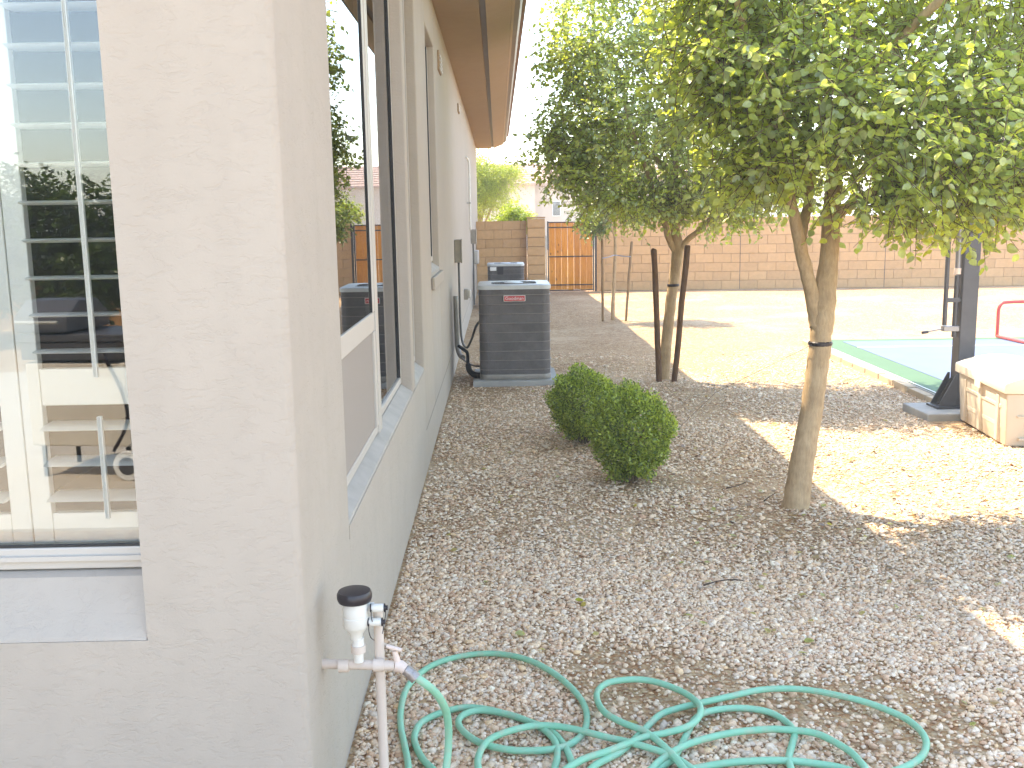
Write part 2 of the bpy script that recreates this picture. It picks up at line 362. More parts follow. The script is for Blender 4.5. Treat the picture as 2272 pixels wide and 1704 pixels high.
def stones(name, n, y0, y1, size, ico, label, keep=1.0):
    yy = rng.uniform(y0, y1, n*3); xr = 0.62*yy+.25
    xx = rng.uniform(-.5, 5.6, n*3)
    ok = (xx < xr) & (xx > -.49)
    ok &= ~((xx > 3.86) & (yy > 7.9)) & ~((xx > -.3) & (xx < .62) & (yy > 9.93) & (yy < 10.92)) & ~((xx > 3.45) & (yy > 7.6) & (yy < 8.5))
    ok &= rng.random(n*3) < (np.clip((5.2-yy)/1.2, 0, 1) if ico else np.clip((12.6-yy)/5.0, 0, 1)*np.clip((yy-3.8)/1.0, 0, 1))
    p = patchy(xx, yy); ok &= rng.random(n*3) < np.clip(1.15-np.maximum(p-.25, 0)*1.3, .22, 1)
    xx = xx[ok][:n]; yy = yy[ok][:n]; n = len(xx)
    if ico:
        ph = (1+5**.5)/2
        V = np.array([(-1, ph, 0), (1, ph, 0), (-1, -ph, 0), (1, -ph, 0), (0, -1, ph), (0, 1, ph), (0, -1, -ph), (0, 1, -ph), (ph, 0, -1), (ph, 0, 1), (-ph, 0, -1), (-ph, 0, 1)])/1.9
        F = np.array([(0, 11, 5), (0, 5, 1), (0, 1, 7), (0, 7, 10), (0, 10, 11), (1, 5, 9), (5, 11, 4), (11, 10, 2), (10, 7, 6), (7, 1, 8), (3, 9, 4), (3, 4, 2), (3, 2, 6), (3, 6, 8), (3, 8, 9), (4, 9, 5), (2, 4, 11), (6, 2, 10), (8, 6, 7), (9, 8, 1)])
    else:
        V = np.array([(1, 0, 0), (0, 1, 0), (-1, 0, 0), (0, -1, 0), (.5, .35, .62), (-.35, .5, .62), (-.5, -.35, .62), (.35, -.5, .62)]); F = np.array([(0, 1, 4), (1, 5, 4), (1, 2, 5), (2, 6, 5), (2, 3, 6), (3, 7, 6), (3, 0, 7), (0, 4, 7), (4, 5, 6), (4, 6, 7)])
    m = len(V); r = size*np.exp(rng.normal(0, .42, n))
    r = np.minimum(r, size*2.8)
    S = np.stack([r*rng.uniform(.8, 1.35, n), r*rng.uniform(.65, 1.1, n), r*rng.uniform(.40, .75, n)], -1)
    P = V[None]*S[:, None]*rng.uniform(.72, 1.28, (n, m, 1))
    a = rng.uniform(0, 2*np.pi, n); ti = rng.normal(0, .35, n); c, s_ = np.cos(ti)[:, None], np.sin(ti)[:, None]
    P = np.stack([P[..., 0]*c-P[..., 2]*s_, P[..., 1], P[..., 0]*s_+P[..., 2]*c], -1)
    c, s_ = np.cos(a)[:, None], np.sin(a)[:, None]
    P = np.stack([P[..., 0]*c-P[..., 1]*s_, P[..., 0]*s_+P[..., 1]*c, P[..., 2]], -1)
    P += np.stack([xx, yy, gz(xx, yy)+S[:, 2]*rng.uniform(-.45, .25, n)], -1)[:, None]
    col = np.minimum(PAL[rng.choice(len(PAL), n, p=PW)]*rng.uniform(1.0, 1.25, (n, 1))*np.array([1.05, 1.0, .94]), .90)
    fl = (F[None]+(np.arange(n)*m)[:, None, None]).ravel()
    o = link(bpy.data.objects.new(name, fast_mesh(name, P.reshape(-1, 3), fl, 3, M['stone'], np.repeat(col, m, 0))))
    tag(o, label, 'gravel', kind='stuff')
stones('gravel_stones', 49000, 2.55, 5.2, .0069, True, 'loose mixed tan and rust gravel in the foreground')
stones('gravel_stones', 74000, 3.8, 12.5, .0080, False, 'loose mixed tan gravel around the round shrubs and tree')

# ------------------------------------------------------------------ house
house = thing('house', 'beige stucco house wall with brown eaves filling the left of the view', 'house')
XW, YF, YE = -0.5, 2.36, 25.2
ZS = 3.42
def wallbox(name, x0, x1, y0, y1, z0, z1, bev=.0, mat='stucco'):
    return MB().box(x0, x1, y0, y1, z0, z1).build(name, M[mat], house, smooth='auto' if bev else False, bevel=bev, bseg=4)
T = .20                                     # wall thickness
def wall_mesh(name, prof_holes):
    pass
# corner pier: outline in plan with a bullnose corner (front jamb to first side opening)
def pier():
    r = .022
    def prof(xl, ye):
        pr = [(xl, YF)]
        for k in range(9):
            a = -math.pi/2 + k/8*math.pi/2
            pr.append((XW-r+r*math.cos(a), YF+r+r*math.sin(a)))
        return pr + ([(XW, ye-.012), (XW-.012, ye)] if xl > -3 else [(XW, ye+.0005)]) + [(XW-T, ye), (XW-T, YF+T), (xl, YF+T)]
    MB().prism(prof(-.892, 3.132), 'z', .655, ZS+.2).build('corner_wall', M['stucco'], house, smooth='auto')
    MB().prism(prof(-6.0, 3.132), 'z', .286, .655).build('front_wall', M['stucco'], house, smooth='auto')
pier()
# stem wall under the weep line and the wall pieces along the side
MB().box(XW-T, XW-.006, YF+.006, YE-.01, -.3, .280).build('stem_wall', M['stucco'], house)
MB().box(-6.0, XW-T-.002, YF+.006, YF+T, -.3, .280).build('stem_wall', M['stucco'], house)
MB().box(XW-.05, XW-.0035, YF+.012, YE-.01, .2803, .2857).build('weep_screed', M['gasket'], house)
def sidewall(y0, y1, z0, z1, b=.012):
    return MB().box(XW-T, XW, y0, y1, z0, z1).build('side_wall', M['stucco'], house, smooth='auto' if b else False, bevel=b, bseg=3)
sidewall(3.1335, 6.52, .286, .70, 0)       # under the big window
sidewall(3.134, 6.52, 3.10, ZS+.2)
sidewall(5.62, 5.76, .702, 3.098)           # post between the lites
sidewall(6.522, 7.48, .286, ZS+.2); sidewall(7.482, 8.52, .286, 1.27); sidewall(7.482, 8.52, 3.08, ZS+.2); sidewall(8.522, YE, .286, ZS+.2)
# front wall pieces round the shuttered window
MB().box(-6.0, -.894, YF, YF+T, 2.75, ZS+.2).build('front_wall', M['stucco'], house)
MB().box(-6.0, -2.3, YF, YF+T, .657, 2.748).build('front_wall', M['stucco'], house, bevel=.012)
MB().box(-6.2, -6.0, YF, YE, -.3, ZS+.2).build('side_wall', M['stucco'], house)
MB().box(-6.0, XW-.01, YE, YE+.2, -.3, ZS+.2).build('rear_wall', M['stucco'], house)
# rooms behind the glass
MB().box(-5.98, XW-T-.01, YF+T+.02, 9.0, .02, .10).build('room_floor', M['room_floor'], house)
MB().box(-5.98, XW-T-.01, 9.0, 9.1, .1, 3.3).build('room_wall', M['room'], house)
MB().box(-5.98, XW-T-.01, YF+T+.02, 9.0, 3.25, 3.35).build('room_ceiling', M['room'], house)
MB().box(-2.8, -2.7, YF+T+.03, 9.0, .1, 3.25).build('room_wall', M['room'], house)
# sloping stucco sills
MB().prism([(YF+.001, .656), (YF+T, .656), (YF+T, .80), (YF+.115, .80), (YF+.09, .792), (YF+.02, .676), (YF+.008, .668)], 'x', -2.3, -.895).build('window_sill', M['stucco'], house, smooth='auto')
def side_sill(y0, y1, z):
    MB().prism([(XW-.002, z), (XW-T+.02, z), (XW-T+.02, z+.06), (XW-.065, z+.055), (XW-.004, z+.012)], 'y', y0, y1).build('window_sill', M['sill'], house)
side_sill(3.136, 5.618, .702); side_sill(5.762, 6.518, .702); side_sill(7.484, 8.518, 1.272)
MB().box(XW+.001, XW+.03, 7.42, 8.58, 1.16, 1.255).build('sill_ledge', M['stucco'], house, bevel=.01)

# --- front shuttered window
fw = thing('window', None, None); fw.parent = house
yg = YF+.115
MB().box(-2.3, -.894, yg, yg+.05, .805, .862).build('frame', M['vinyl'], fw, bevel=.004)
MB().box(-2.3, -.894, yg-.012, yg-.001, .83, .842).build('frame_bead', M['vinyl'], fw)
MB().box(-.930, -.894, yg, yg+.05, .864, 2.745).build('frame', M['vinyl'], fw, bevel=.004)
MB().box(-2.3, -.932, yg+.018, yg+.022, .864, 2.745).build('glass_pane', M['glass'], fw)
MB().box(-2.3, -.932, yg+.004, yg+.016, .8625, .8675).build('gasket', M['gasket'], fw)
# --- plantation shutter: two leaves meeting at a gap
sh = thing('shutter', None, None); sh.parent = house; ys = YF+.195
tag(sh, 'white louvred plantation shutter behind the front window glass')
def shutter(x0, x1, hinge):
    MB().box(x0, x0+.052, ys-.014, ys+.014, .85, 2.72).build('stile', M['shutter'], sh, bevel=.003)
    MB().box(x1-.052, x1, ys-.014, ys+.014, .85, 2.72).build('stile', M['shutter'], sh, bevel=.003)
    for z0, z1 in ((.852, .935), (1.222, 1.318), (2.62, 2.718)):
        MB().box(x0+.053, x1-.053, ys-.013, ys+.013, z0, z1).build('rail', M['shutter'], sh, bevel=.003)
    def louver(z, tilt):
        n = 10; w_ = .0445; pr = []
        for k in range(n):
            a = 2*math.pi*k/n; pr.append((w_*math.cos(a), .0055*math.sin(a)))
        o = MB().prism(pr, 'x', x0+.054, x1-.054).build('louver', M['shutter'], sh, smooth='auto')
        o.location = (0, ys, z); o.rotation_euler = (tilt, 0, 0)
    z = 1.362
    while z < 2.6: louver(z, -.02+.02*random.uniform(-1, 1)); z += .0937
    for z in (.978, 1.072, 1.166): louver(z, .10)
    xr = x0+.215 if hinge else x1-.215
    MB().box(xr-.006, xr+.006, ys-.062, ys-.048, 1.30, 2.58).build('tilt_rod', M['shutter'], sh, bevel=.002)
    MB().box(xr-.006, xr+.006, ys-.062, ys-.048, .93, 1.20).build('tilt_rod', M['shutter'], sh, bevel=.002)
shutter(-1.236, -.60, True); shutter(-1.875, -1.239, False)

# --- long side window: hung sash with insect screen, then two fixed lites
def vbar(par, y0, y1, x0, x1, z0, z1, mat='vinyl', name='frame', b=.003): return MB().box(x0, x1, y0, y1, z0, z1).build(name, M[mat], par, bevel=b)
wa = thing('window', None, None); wa.parent = house
tag(wa, 'hung sash window with insect screen next to the wall corner')
vbar(wa, 3.134, 3.19, -.60, -.545, .765, 3.095); vbar(wa, 4.27, 4.36, -.60, -.530, .765, 3.095); vbar(wa, 3.192, 4.268, -.60, -.540, .765, .80)
vbar(wa, 3.192, 4.268, -.60, -.536, 1.215, 1.295, name='meeting_rail')
vbar(wa, 4.215, 4.268, -.59, -.534, 1.297, 3.09, name='sash_stile'); vbar(wa, 4.215, 4.268, -.59, -.534, .802, 1.213, name='sash_stile')
vbar(wa, 3.192, 4.213, -.546, -.542, 1.297, 3.09, 'glass_side', 'glass_pane', 0); vbar(wa, 4.207, 4.2135, -.5415, -.536, 1.297, 3.09, 'gasket', 'gasket', 0)
vbar(wa, 3.192, 4.213, -.546, -.543, .802, 1.213, 'screen', 'insect_screen', 0)
wb = thing('window', None, None); wb.parent = house
vbar(wb, 4.362, 5.615, -.62, -.565, .765, .80); vbar(wb, 5.585, 5.617, -.62, -.565, .802, 3.095)
vbar(wb, 4.362, 5.583, -.580, -.576, .802, 3.09, 'glass_side', 'glass_pane', 0); vbar(wb, 5.572, 5.583, -.575, -.566, .802, 3.09, 'gasket', 'gasket', 0)
wc = thing('window', None, None); wc.parent = house
vbar(wc, 5.764, 6.516, -.62, -.56, .765, .80); vbar(wc, 6.48, 6.516, -.62, -.56, .802, 3.095); vbar(wc, 5.764, 5.80, -.62, -.56, .802, 3.095)
vbar(wc, 5.802, 6.478, -.580, -.576, .802, 3.09, 'glass_side', 'glass_pane', 0); vbar(wc, 6.467, 6.478, -.575, -.562, .802, 3.09, 'gasket', 'gasket', 0)
wd = thing('window', None, None); wd.parent = house
vbar(wd, 7.484, 7.53, -.60, -.555, 1.335, 3.075); vbar(wd, 8.47, 8.516, -.60, -.555, 1.335, 3.075); vbar(wd, 7.532, 8.468, -.60, -.555, 1.335, 1.375)
vbar(wd, 7.532, 8.468, -.570, -.566, 1.377, 3.07, 'glass_side', 'glass_pane', 0); vbar(wd, 8.452, 8.466, -.565, -.556, 1.377, 3.07, 'gasket', 'gasket', 0)

# --- eaves
def eave(name, prof, mat, y0=1.75, y1=YE+.45): return MB().prism(prof, 'y', y0, y1).build(name, M[mat], house)
eave('soffit', [(XW-.3, ZS), (-.122, ZS), (-.122, ZS+.06), (XW-.3, ZS+.06)], 'soffit')
eave('soffit_groove', [(-.120, ZS+.028), (-.070, ZS+.028), (-.070, ZS+.06), (-.120, ZS+.06)], 'gutter')
eave('soffit_panel', [(-.068, ZS), (.158, ZS+.085), (.158, ZS+.14), (-.068, ZS+.06)], 'soffit')
eave('fascia', [(.160, ZS+.09), (.185, ZS+.10), (.185, ZS+.28), (.160, ZS+.28)], 'fascia')
eave('gutter', [(.187, ZS+.135), (.235, ZS+.145), (.262, ZS+.20), (.268, ZS+.275), (.187, ZS+.275)], 'gutter')
# near roof: tiled slope up from the eave (hip over the front wall)
def house_roof():
    sl_ = .36
    rf = MB()
    for k in range(9):
        x0 = .31-k*.36; x1 = x0-.39; z0 = ZS+.275+(.31-x0)*sl_
        rf.prism([(x0, z0), (x0, z0+.045), (x1, z0+.045+.39*sl_-.03), (x1, z0+.39*sl_-.03)], 'y', 1.70, YE+.5)
    return rf.build('roof', M['tile'], house)
house_roof()
MB().box(-6.3, -2.9, 1.8, YE+.4, ZS+.06, ZS+1.42).build('roof_core', M['tile'], house)
MB().box(-6.3, XW-.31, 1.8, YE+.4, ZS+.201, ZS+.26).build('ceiling_deck', M['fascia'], house)
MB().box(-6.3, XW-.301, 1.78, YF-.001, ZS, ZS+.06).build('soffit', M['soffit'], house)
for (yv, zv, hv) in ((9.2, 3.05, .16), (13.6, 3.12, .10)):
    v = MB(); v.box(XW+.001, XW+.016, yv-.2, yv+.2, zv-hv/2, zv+hv/2)
    vo = v.build('wall_vent', M['fascia'], house)
    for q in range(4): MB().box(XW+.017, XW+.026, yv-.18, yv+.18, zv-hv/2+.01+q*hv/4.6, zv-hv/2+.022+q*hv/4.6).build('vent_slat', M['vinyl'], vo)

# ------------------------------------------------------------------ block wall and gate
def block_wall(name, label, p0, ang, length, courses, first_len=.397, cap=True, extra=None, depth=.15, zlow=0.0):
    th = thing(name, label, 'wall', (p0[0], p0[1], 0), ang)
    MB().box(.004, length-.004, .012, depth, -.3, courses*.2032-.004).build('mortar_core', M['mortar'], th)
    full = MB().box(-.199, .199, -.075, .018, -.0970, .0970).build('block', M['block'], th, bevel=.004, bseg=1)
    half = None; used = [False]
    cnt = 0
    for c in range(courses):
        off = 0 if c % 2 == 0 else -.2032
        x = off
        while x < length-.02:
            a = max(x, 0); b = min(x+.4064, length); wdt = b-a
            if wdt > .05:
                o = full if cnt == 0 else link(full.copy())
                o.parent = th; o.name = 'block'
                o.location = ((a+b)/2, .018+random.uniform(-.003, .003), c*.2032+.1016+zlow)
                o.scale = ((wdt-.006)/.398, 1, 1.018); cnt += 1
            x += .4064
    return th, cnt
# wall to the right of the gate, in front of the alley
ANG = math.radians(-3.6)
bw, c1 = block_wall('block_wall', 'long tan concrete block wall across the back of the yard', (2.27, 23.05), ANG, 10.97, 8)
for xx in (3.25, 6.50, 9.75):
    MB().box(xx-.006, xx+.006, -.062, -.0585, .01, 1.615).build('control_joint', M['gasket'], bw)
lw, c2 = block_wall('block_wall', 'short shaded block wall between house and gate pillar', (-.497, 23.05), 0, 1.157, 8)
pl = thing('gate_pillar', 'square block pillar at the left of the wooden gate', 'pillar', (.87, 23.0, 0))
MB().box(-.19, .19, -.17, .19, -.3, 1.66).build('mortar_core', M['mortar'], pl)
for c in range(8):
    MB().box(-.2, .2, -.2, .2, c*.208+.004, c*.208+.2).build('block', M['block'], pl, bevel=.005, bseg=1)
MB().box(-.205, .205, -.205, .205, 1.669, 1.705).build('cap_block', M['cap'], pl, bevel=.006)
gate = thing('wooden_gate', 'orange cedar plank gate in a dark iron frame', 'gate', (1.125, 22.93, 0))
GW, GH = 1.07, 1.60
bwid = .148
for i in range(7):
    x0 = .035+i*(GW-.07)/7
    o = MB().box(x0+random.uniform(.001, .004), x0+(GW-.07)/7-random.uniform(.001, .005), .0, .02, .035+random.uniform(0, .02), GH-.035).build('plank', M['gatewood'], gate, bevel=.002, bseg=1)
for z in (.03, .155, .80, 1.46, GH-.025):
    MB().box(.032, GW-.032, -.022, -.002, z-.012, z+.012).build('rail', M['iron'], gate)
for x in (.0, GW-.03): MB().box(x, x+.03, -.025, .02, .01, GH).build('frame_post', M['iron'], gate)
MB().box(GW+.012, GW+.062, -.03, .02, .0, GH+.02).build('hinge_post', M['iron'], gate)
MB().box(-.045, -.015, -.03, .02, .0, 1.28).build('latch_post', M['galv'], gate)

# ------------------------------------------------------------------ leaves and trees
LEAF = np.array([(0, 0, 0), (-.30, .22, .05), (-.36, .52, .07), (-.20, .82, .04), (0, 1.0, -.03), (.20, .82, .04), (.36, .52, .07), (.30, .22, .05), (0, .5, -.02)])
LFACE = np.array([(0, 8, 2, 1), (8, 4, 3, 2), (0, 7, 6, 8), (8, 6, 5, 4)])
LEAF4 = np.array([(0, 0, 0), (-.33, .5, .06), (0, 1, -.02), (.33, .5, .06)]); LF4 = np.array([(0, 3, 2, 1)])
def frames(d, up):
    d = d/np.linalg.norm(d, axis=1, keepdims=True)
    s = np.cross(d, up); s /= np.maximum(np.linalg.norm(s, axis=1, keepdims=True), 1e-6); n = np.cross(s, d)
    return s, d, n
def leaf_geo(base, d, up, size, shape=LEAF):
    s, d, n = frames(d, up)
    return base[:, None]+size[:, None, None]*(shape[None, :, 0:1]*s[:, None]+shape[None, :, 1:2]*d[:, None]+shape[None, :, 2:3]*n[:, None])
def leaf_obj(name, base, d, up, size, col, mat, parent, detail=True, kind='stuff'):
    sh_, fc = (LEAF, LFACE) if detail else (LEAF4, LF4)
    P = leaf_geo(base, d, up, size, sh_); n, m = P.shape[:2]
    f = (fc[None]+(np.arange(n)*m)[:, None, None]).ravel()
    o = link(bpy.data.objects.new(name, fast_mesh(name, P.reshape(-1, 3), f, 4, mat, np.repeat(col, m, 0)))); o.parent = parent
    if kind: o['kind'] = kind
    return o
def twig_leaves(lobes, ntw, per, size, droop=.35, tw_len=(.22, .42), shell=2.4, hues=((.38, .475, .13), (.52, .59, .14)), dark=(.32, .40, .18)):
    """twigs spread through lobes; returns leaf arrays and twig lines"""
    L = np.array([l[:6] for l in lobes], float); wts = np.array([l[6] for l in lobes], float); wts /= wts.sum()
    k = rng.choice(len(lobes), ntw, p=wts)
    dr = rng.normal(size=(ntw, 3)); dr /= np.linalg.norm(dr, axis=1, keepdims=True)
    rad = rng.random(ntw)**(1/shell)
    lump = 1+.16*np.sin(dr[:, 0]*7+k)*np.sin(dr[:, 1]*6+2*k)*np.sin(dr[:, 2]*8+k)+rng.normal(0, .05, ntw)
    pos = L[k, :3]+dr*L[k, 3:6]*(rad*lump)[:, None]
    tdir = dr*1.0+rng.normal(0, .55, (ntw, 3)); tdir[:, 2] -= droop; tdir /= np.linalg.norm(tdir, axis=1, keepdims=True)
    tl = rng.uniform(tw_len[0], tw_len[1], ntw)
    start = pos-tdir*tl[:, None]*.6
    B = []; D = []; U = []; S = []; C = []
    cb = np.array(hues[0])+(np.array(hues[1])-np.array(hues[0]))*rng.random((ntw, 1))
    mixd = rng.random((ntw, 1)) < .35
    cb = np.where(mixd, np.array(dark), cb)
    for i in range(per):
        t = (i+.5+rng.uniform(-.3, .3, ntw))/per
        p = start+tdir*(tl*t)[:, None]; p[:, 2] -= droop*.25*(tl*t)**1.5
        side = np.cross(tdir, rng.normal(0, .35, (ntw, 3))+np.array([0, 0, 1.0])); side /= np.maximum(np.linalg.norm(side, axis=1, keepdims=True), 1e-6)
        sg = 1 if i % 2 else -1
        d = tdir*.45+side*sg*.8+rng.normal(0, .3, (ntw, 3)); d[:, 2] -= droop*.9
        up = np.array([0, 0, 1.0])+rng.normal(0, .55, (ntw, 3))
        B.append(p); D.append(d); U.append(up); S.append(size*rng.uniform(.65, 1.2, ntw)); C.append(cb*rng.uniform(.8, 1.25, (ntw, 1)))
    end = start+tdir*tl[:, None]
    return np.concatenate(B), np.concatenate(D), np.concatenate(U), np.concatenate(S), np.concatenate(C), start, end
def twig_mesh(name, start, end, r, mat, parent, cen=None):
    n = len(start); d = end-start; d /= np.linalg.norm(d, axis=1, keepdims=True)
    s, d, nn = frames(d, np.tile([0.3, .2, 1.0], (n, 1)))
    ring = [(math.cos(a), math.sin(a)) for a in (0, 2.094, 4.189)]
    V = np.concatenate([np.stack([st+r*k*(c*s+q*nn) for c, q in ring], 1) for st, k in ((start, 1.0), (end, .4))], 1)
    F = np.array([(0, 1, 4, 3), (1, 2, 5, 4), (2, 0, 3, 5)])
    f = (F[None]+(np.arange(n)*6)[:, None, None]).ravel()
    o = link(bpy.data.objects.new(name, fast_mesh(name, V.reshape(-1, 3), f, 4, mat))); o.parent = parent; o['kind'] = 'stuff'; return o
def limb(name, pts, rads, parent, mat='bark', seg=12, n=6):
    q = catmull(pts, n); rr = np.interp(np.linspace(0, len(rads)-1, len(q)), range(len(rads)), rads)
    q = [p+Vector((random.uniform(-1, 1), random.uniform(-1, 1), 0))*rr[i]*.06 for i, p in enumerate(q)]
    return MB().tube(q, list(rr*np.array([1+random.uniform(-.04, .04) for _ in rr])), seg).build(name, M[mat], parent, smooth=True)
leaf_cols = [(.42, .51, .13), (.50, .57, .14), (.33, .41, .17)]
def single_leaf_meshes(mat):
    out = []
    for c in leaf_cols:
        P = LEAF.copy(); out.append(fast_mesh('leaf', P, LFACE.ravel(), 4, mat, np.tile(c, (len(P), 1))))
    return out
LM = single_leaf_meshes(M['leaf'])
def named_leaves(base, d, up, size, parent, idx):
    """the largest-looking leaves as parts of their own"""
    s, dd, n = frames(d[idx], up[idx])
    for j, i in enumerate(idx):
        o = link(bpy.data.objects.new('leaf', LM[j % 3]))
        Mx = Matrix(((s[j][0], dd[j][0], n[j][0], base[i][0]), (s[j][1], dd[j][1], n[j][1], base[i][1]), (s[j][2], dd[j][2], n[j][2], base[i][2]), (0, 0, 0, 1)))
        z = float(size[i]); o.matrix_world = Mx @ Matrix.Diagonal((z, z, z, 1)); o.parent = parent
def make_tree(name, label, trunk, limbs, lobes, ntw, per, size, nparts, group=None, droop=.35, hues=None, seg=14, twr=.0035, tw_len=(.22, .42), shell=2.4):
    t = thing(name, label, 'tree', (0, 0, 0), group=group)
    limb('trunk', *trunk, t, seg=seg)
    for l in limbs: limb('branch', l[0], l[1], t, seg=8)
    kw = dict(hues=hues) if hues else {}
    B, D, U, S, C, st, en = twig_leaves(lobes, ntw, per, size, droop, tw_len, shell, **kw)
    twig_mesh('twigs', st, en, twr, M['twig'], t)
    if nparts:
        dist = np.linalg.norm(B-np.array([0, 0, CAM_H]), axis=1)
        # rough frame test
        q = (B-np.array([0, 0, CAM_H])); u = 1136+2210*(q@np.array(_X))/(q@np.array(_F)); v = 852+2210*(q@np.array(_D))/(q@np.array(_F))
        ok = (u > 30) & (u < 2240) & (v > 10) & (v < 1690)
        dist = np.where(ok, dist, 1e9); idx = np.argsort(dist)[:nparts]
        named_leaves(B, D, U, S, t, idx)
        keep = np.ones(len(B), bool); keep[idx] = False; B, D, U, S, C = B[keep], D[keep], U[keep], S[keep], C[keep]
    leaf_obj('crown', B, D, U, S, C, M['leaf'], t)
    return t
# T1: the nearest tree, forked trunk leaning right
make_tree('shade_tree', 'nearest shade tree with forked trunk and a black tie band', ([(1.695, 5.57, -.12), (1.70, 5.57, .0), (1.745, 5.57, .35), (1.79, 5.57, .72), (1.815, 5.57, 1.0), (1.822, 5.57, 1.16), (1.85, 5.58, 1.45), (1.87, 5.62, 1.75), (1.90, 5.62, 2.2), (1.98, 5.60, 2.8), (2.05, 5.6, 3.4)],
          [.096, .080, .069, .062, .061, .066, .052, .047, .04, .032, .02]),
          [([(1.79, 5.57, 1.05), (1.755, 5.56, 1.22), (1.68, 5.52, 1.45), (1.60, 5.46, 1.70), (1.46, 5.35, 2.1), (1.25, 5.2, 2.6), (1.1, 5.1, 3.1)], [.044, .042, .037, .032, .026, .02, .01]),
           ([(1.68, 5.52, 1.45), (1.70, 5.60, 1.60), (1.76, 5.7, 1.78), (1.8, 5.9, 2.2), (1.7, 6.1, 2.8)], [.03, .03, .026, .02, .01]),
           ([(1.86, 5.59, 1.65), (2.05, 5.55, 1.78), (2.45, 5.4, 1.95), (2.9, 5.3, 2.3)], [.034, .028, .02, .01]),
           ([(1.88, 5.61, 1.95), (2.2, 5.9, 2.3), (2.7, 6.2, 2.7), (3.1, 6.4, 3.1)], [.03, .025, .018, .01]),
           ([(1.90, 5.6, 2.2), (2.1, 5.2, 2.6), (2.4, 4.8, 2.9), (2.7, 4.5, 3.2)], [.03, .024, .016, .008]),
           ([(1.46, 5.35, 2.1), (1.3, 5.6, 2.4), (1.1, 5.9, 2.8)], [.02, .015, .008])],
          # lobes: x y z rx ry rz weight
          [(1.55, 5.45, 2.35, .62, .8, .55, 1.5), (2.05, 5.3, 2.10, .75, .85, .50, 1.6), (2.65, 5.35, 2.05, .75, .85, .55, 1.7), (3.35, 5.5, 2.2, .8, .9, .65, 1.7),
           (1.7, 5.5, 3.1, .8, .9, .7, 1.7), (1.30, 5.45, 2.70, .48, .6, .6, 1.2), (1.12, 5.4, 2.42, .34, .42, .30, .45), (1.05, 5.5, 3.1, .4, .5, .4, .6), (1.42, 5.45, 1.90, .36, .42, .22, .45), (2.5, 5.5, 3.0, .9, 1., .7, 1.8), (3.2, 5.6, 3.1, .8, .9, .7, 1.3), (2.3, 5.6, 3.8, 1., 1., .6, 1.2), (2.45, 5.1, 1.80, .50, .45, .26, .55), (1.98, 5.05, 1.70, .20, .22, .20, .16), (3.15, 5.3, 1.76, .6, .5, .26, .6)],
          4200, 11, .049, 300, 'shade trees in a row on the gravel')
# T2: middle tree
make_tree('shade_tree', 'middle shade tree tied between two dark wooden stakes', ([(1.665, 10.04, -.1), (1.67, 10.04, 0), (1.70, 10.04, .45), (1.745, 10.04, .9), (1.80, 10.04, 1.33), (1.77, 10.05, 1.55), (1.74, 10.05, 1.75), (1.76, 10.05, 2.3), (1.7, 10.0, 3.2), (1.7, 10, 4.0)],
          [.068, .058, .055, .052, .056, .044, .045, .04, .03, .012]),
          [([(1.79, 10.04, 1.30), (1.70, 10.0, 1.46), (1.64, 9.95, 1.65), (1.45, 9.8, 2.1), (1.2, 9.6, 2.7)], [.034, .032, .03, .022, .01]),
           ([(1.81, 10.04, 1.32), (1.90, 10.0, 1.45), (2.02, 9.95, 1.56), (2.3, 9.9, 1.9), (2.6, 9.9, 2.5)], [.034, .03, .027, .02, .01]),
           ([(1.76, 10.05, 1.55), (1.86, 10.1, 1.66), (2.0, 10.3, 1.85), (2.2, 10.6, 2.4)], [.026, .024, .02, .01]),
           ([(1.75, 10.05, 2.1), (1.3, 10.2, 2.5), (.9, 10.3, 3.0)], [.028, .02, .01])],
          [(1.55, 9.95, 2.35, .95, .95, .62, 2.0), (2.3, 10.0, 2.25, .8, .9, .62, 1.6), (1.05, 9.9, 2.55, .62, .8, .60, 1.1), (1.1, 10.0, 3.3, .72, .9, .65, 1.3), (1.75, 9.9, 3.2, .95, .95, .7, 1.6), (2.5, 10, 3.2, .8, .9, .7, 1.3), (1.75, 10, 4.1, 1.05, 1., .6, 1.5), (.78, 9.8, 2.05, .35, .4, .22, .3),
           (1.25, 9.8, 1.80, .55, .5, .26, .6), (2.15, 9.75, 1.78, .6, .5, .28, .7), (1.0, 10, 4.0, .6, .7, .55, .9), (.62, 9.9, 2.35, .40, .5, .45, .7), (.75, 9.9, 3.1, .42, .5, .5, .7), (2.75, 9.9, 1.95, .5, .6, .40, .8), (1.75, 9.75, 1.85, .5, .4, .2, .4)],
          4300, 10, .047, 300, 'shade trees in a row on the gravel')
# T3: sapling
make_tree('shade_tree', 'slender sapling between two thin stakes near the gate', ([(1.878, 16.4, -.1), (1.88, 16.4, .3), (1.90, 16.4, .8), (1.915, 16.4, 1.2), (1.90, 16.4, 1.7), (1.92, 16.4, 2.4), (1.95, 16.4, 3.2)],
          [.036, .03, .028, .026, .022, .016, .006]),
          [([(1.905, 16.4, 1.35), (1.8, 16.3, 1.6), (1.6, 16.2, 2.0)], [.014, .011, .006]), ([(1.90, 16.4, 1.6), (2.05, 16.4, 1.9), (2.25, 16.5, 2.3)], [.012, .01, .005])],
          [(1.75, 16.3, 1.85, .62, .6, .38, 1.2), (2.05, 16.4, 2.3, .6, .6, .45, 1.2), (1.8, 16.4, 2.7, .55, .55, .5, 1.), (1.55, 16.2, 1.5, .28, .3, .18, .35), (2.3, 16.4, 1.75, .35, .35, .25, .4)],
          800, 10, .050, 0, 'shade trees in a row on the gravel', hues=((.11, .18, .02), (.16, .24, .03)), twr=.004)
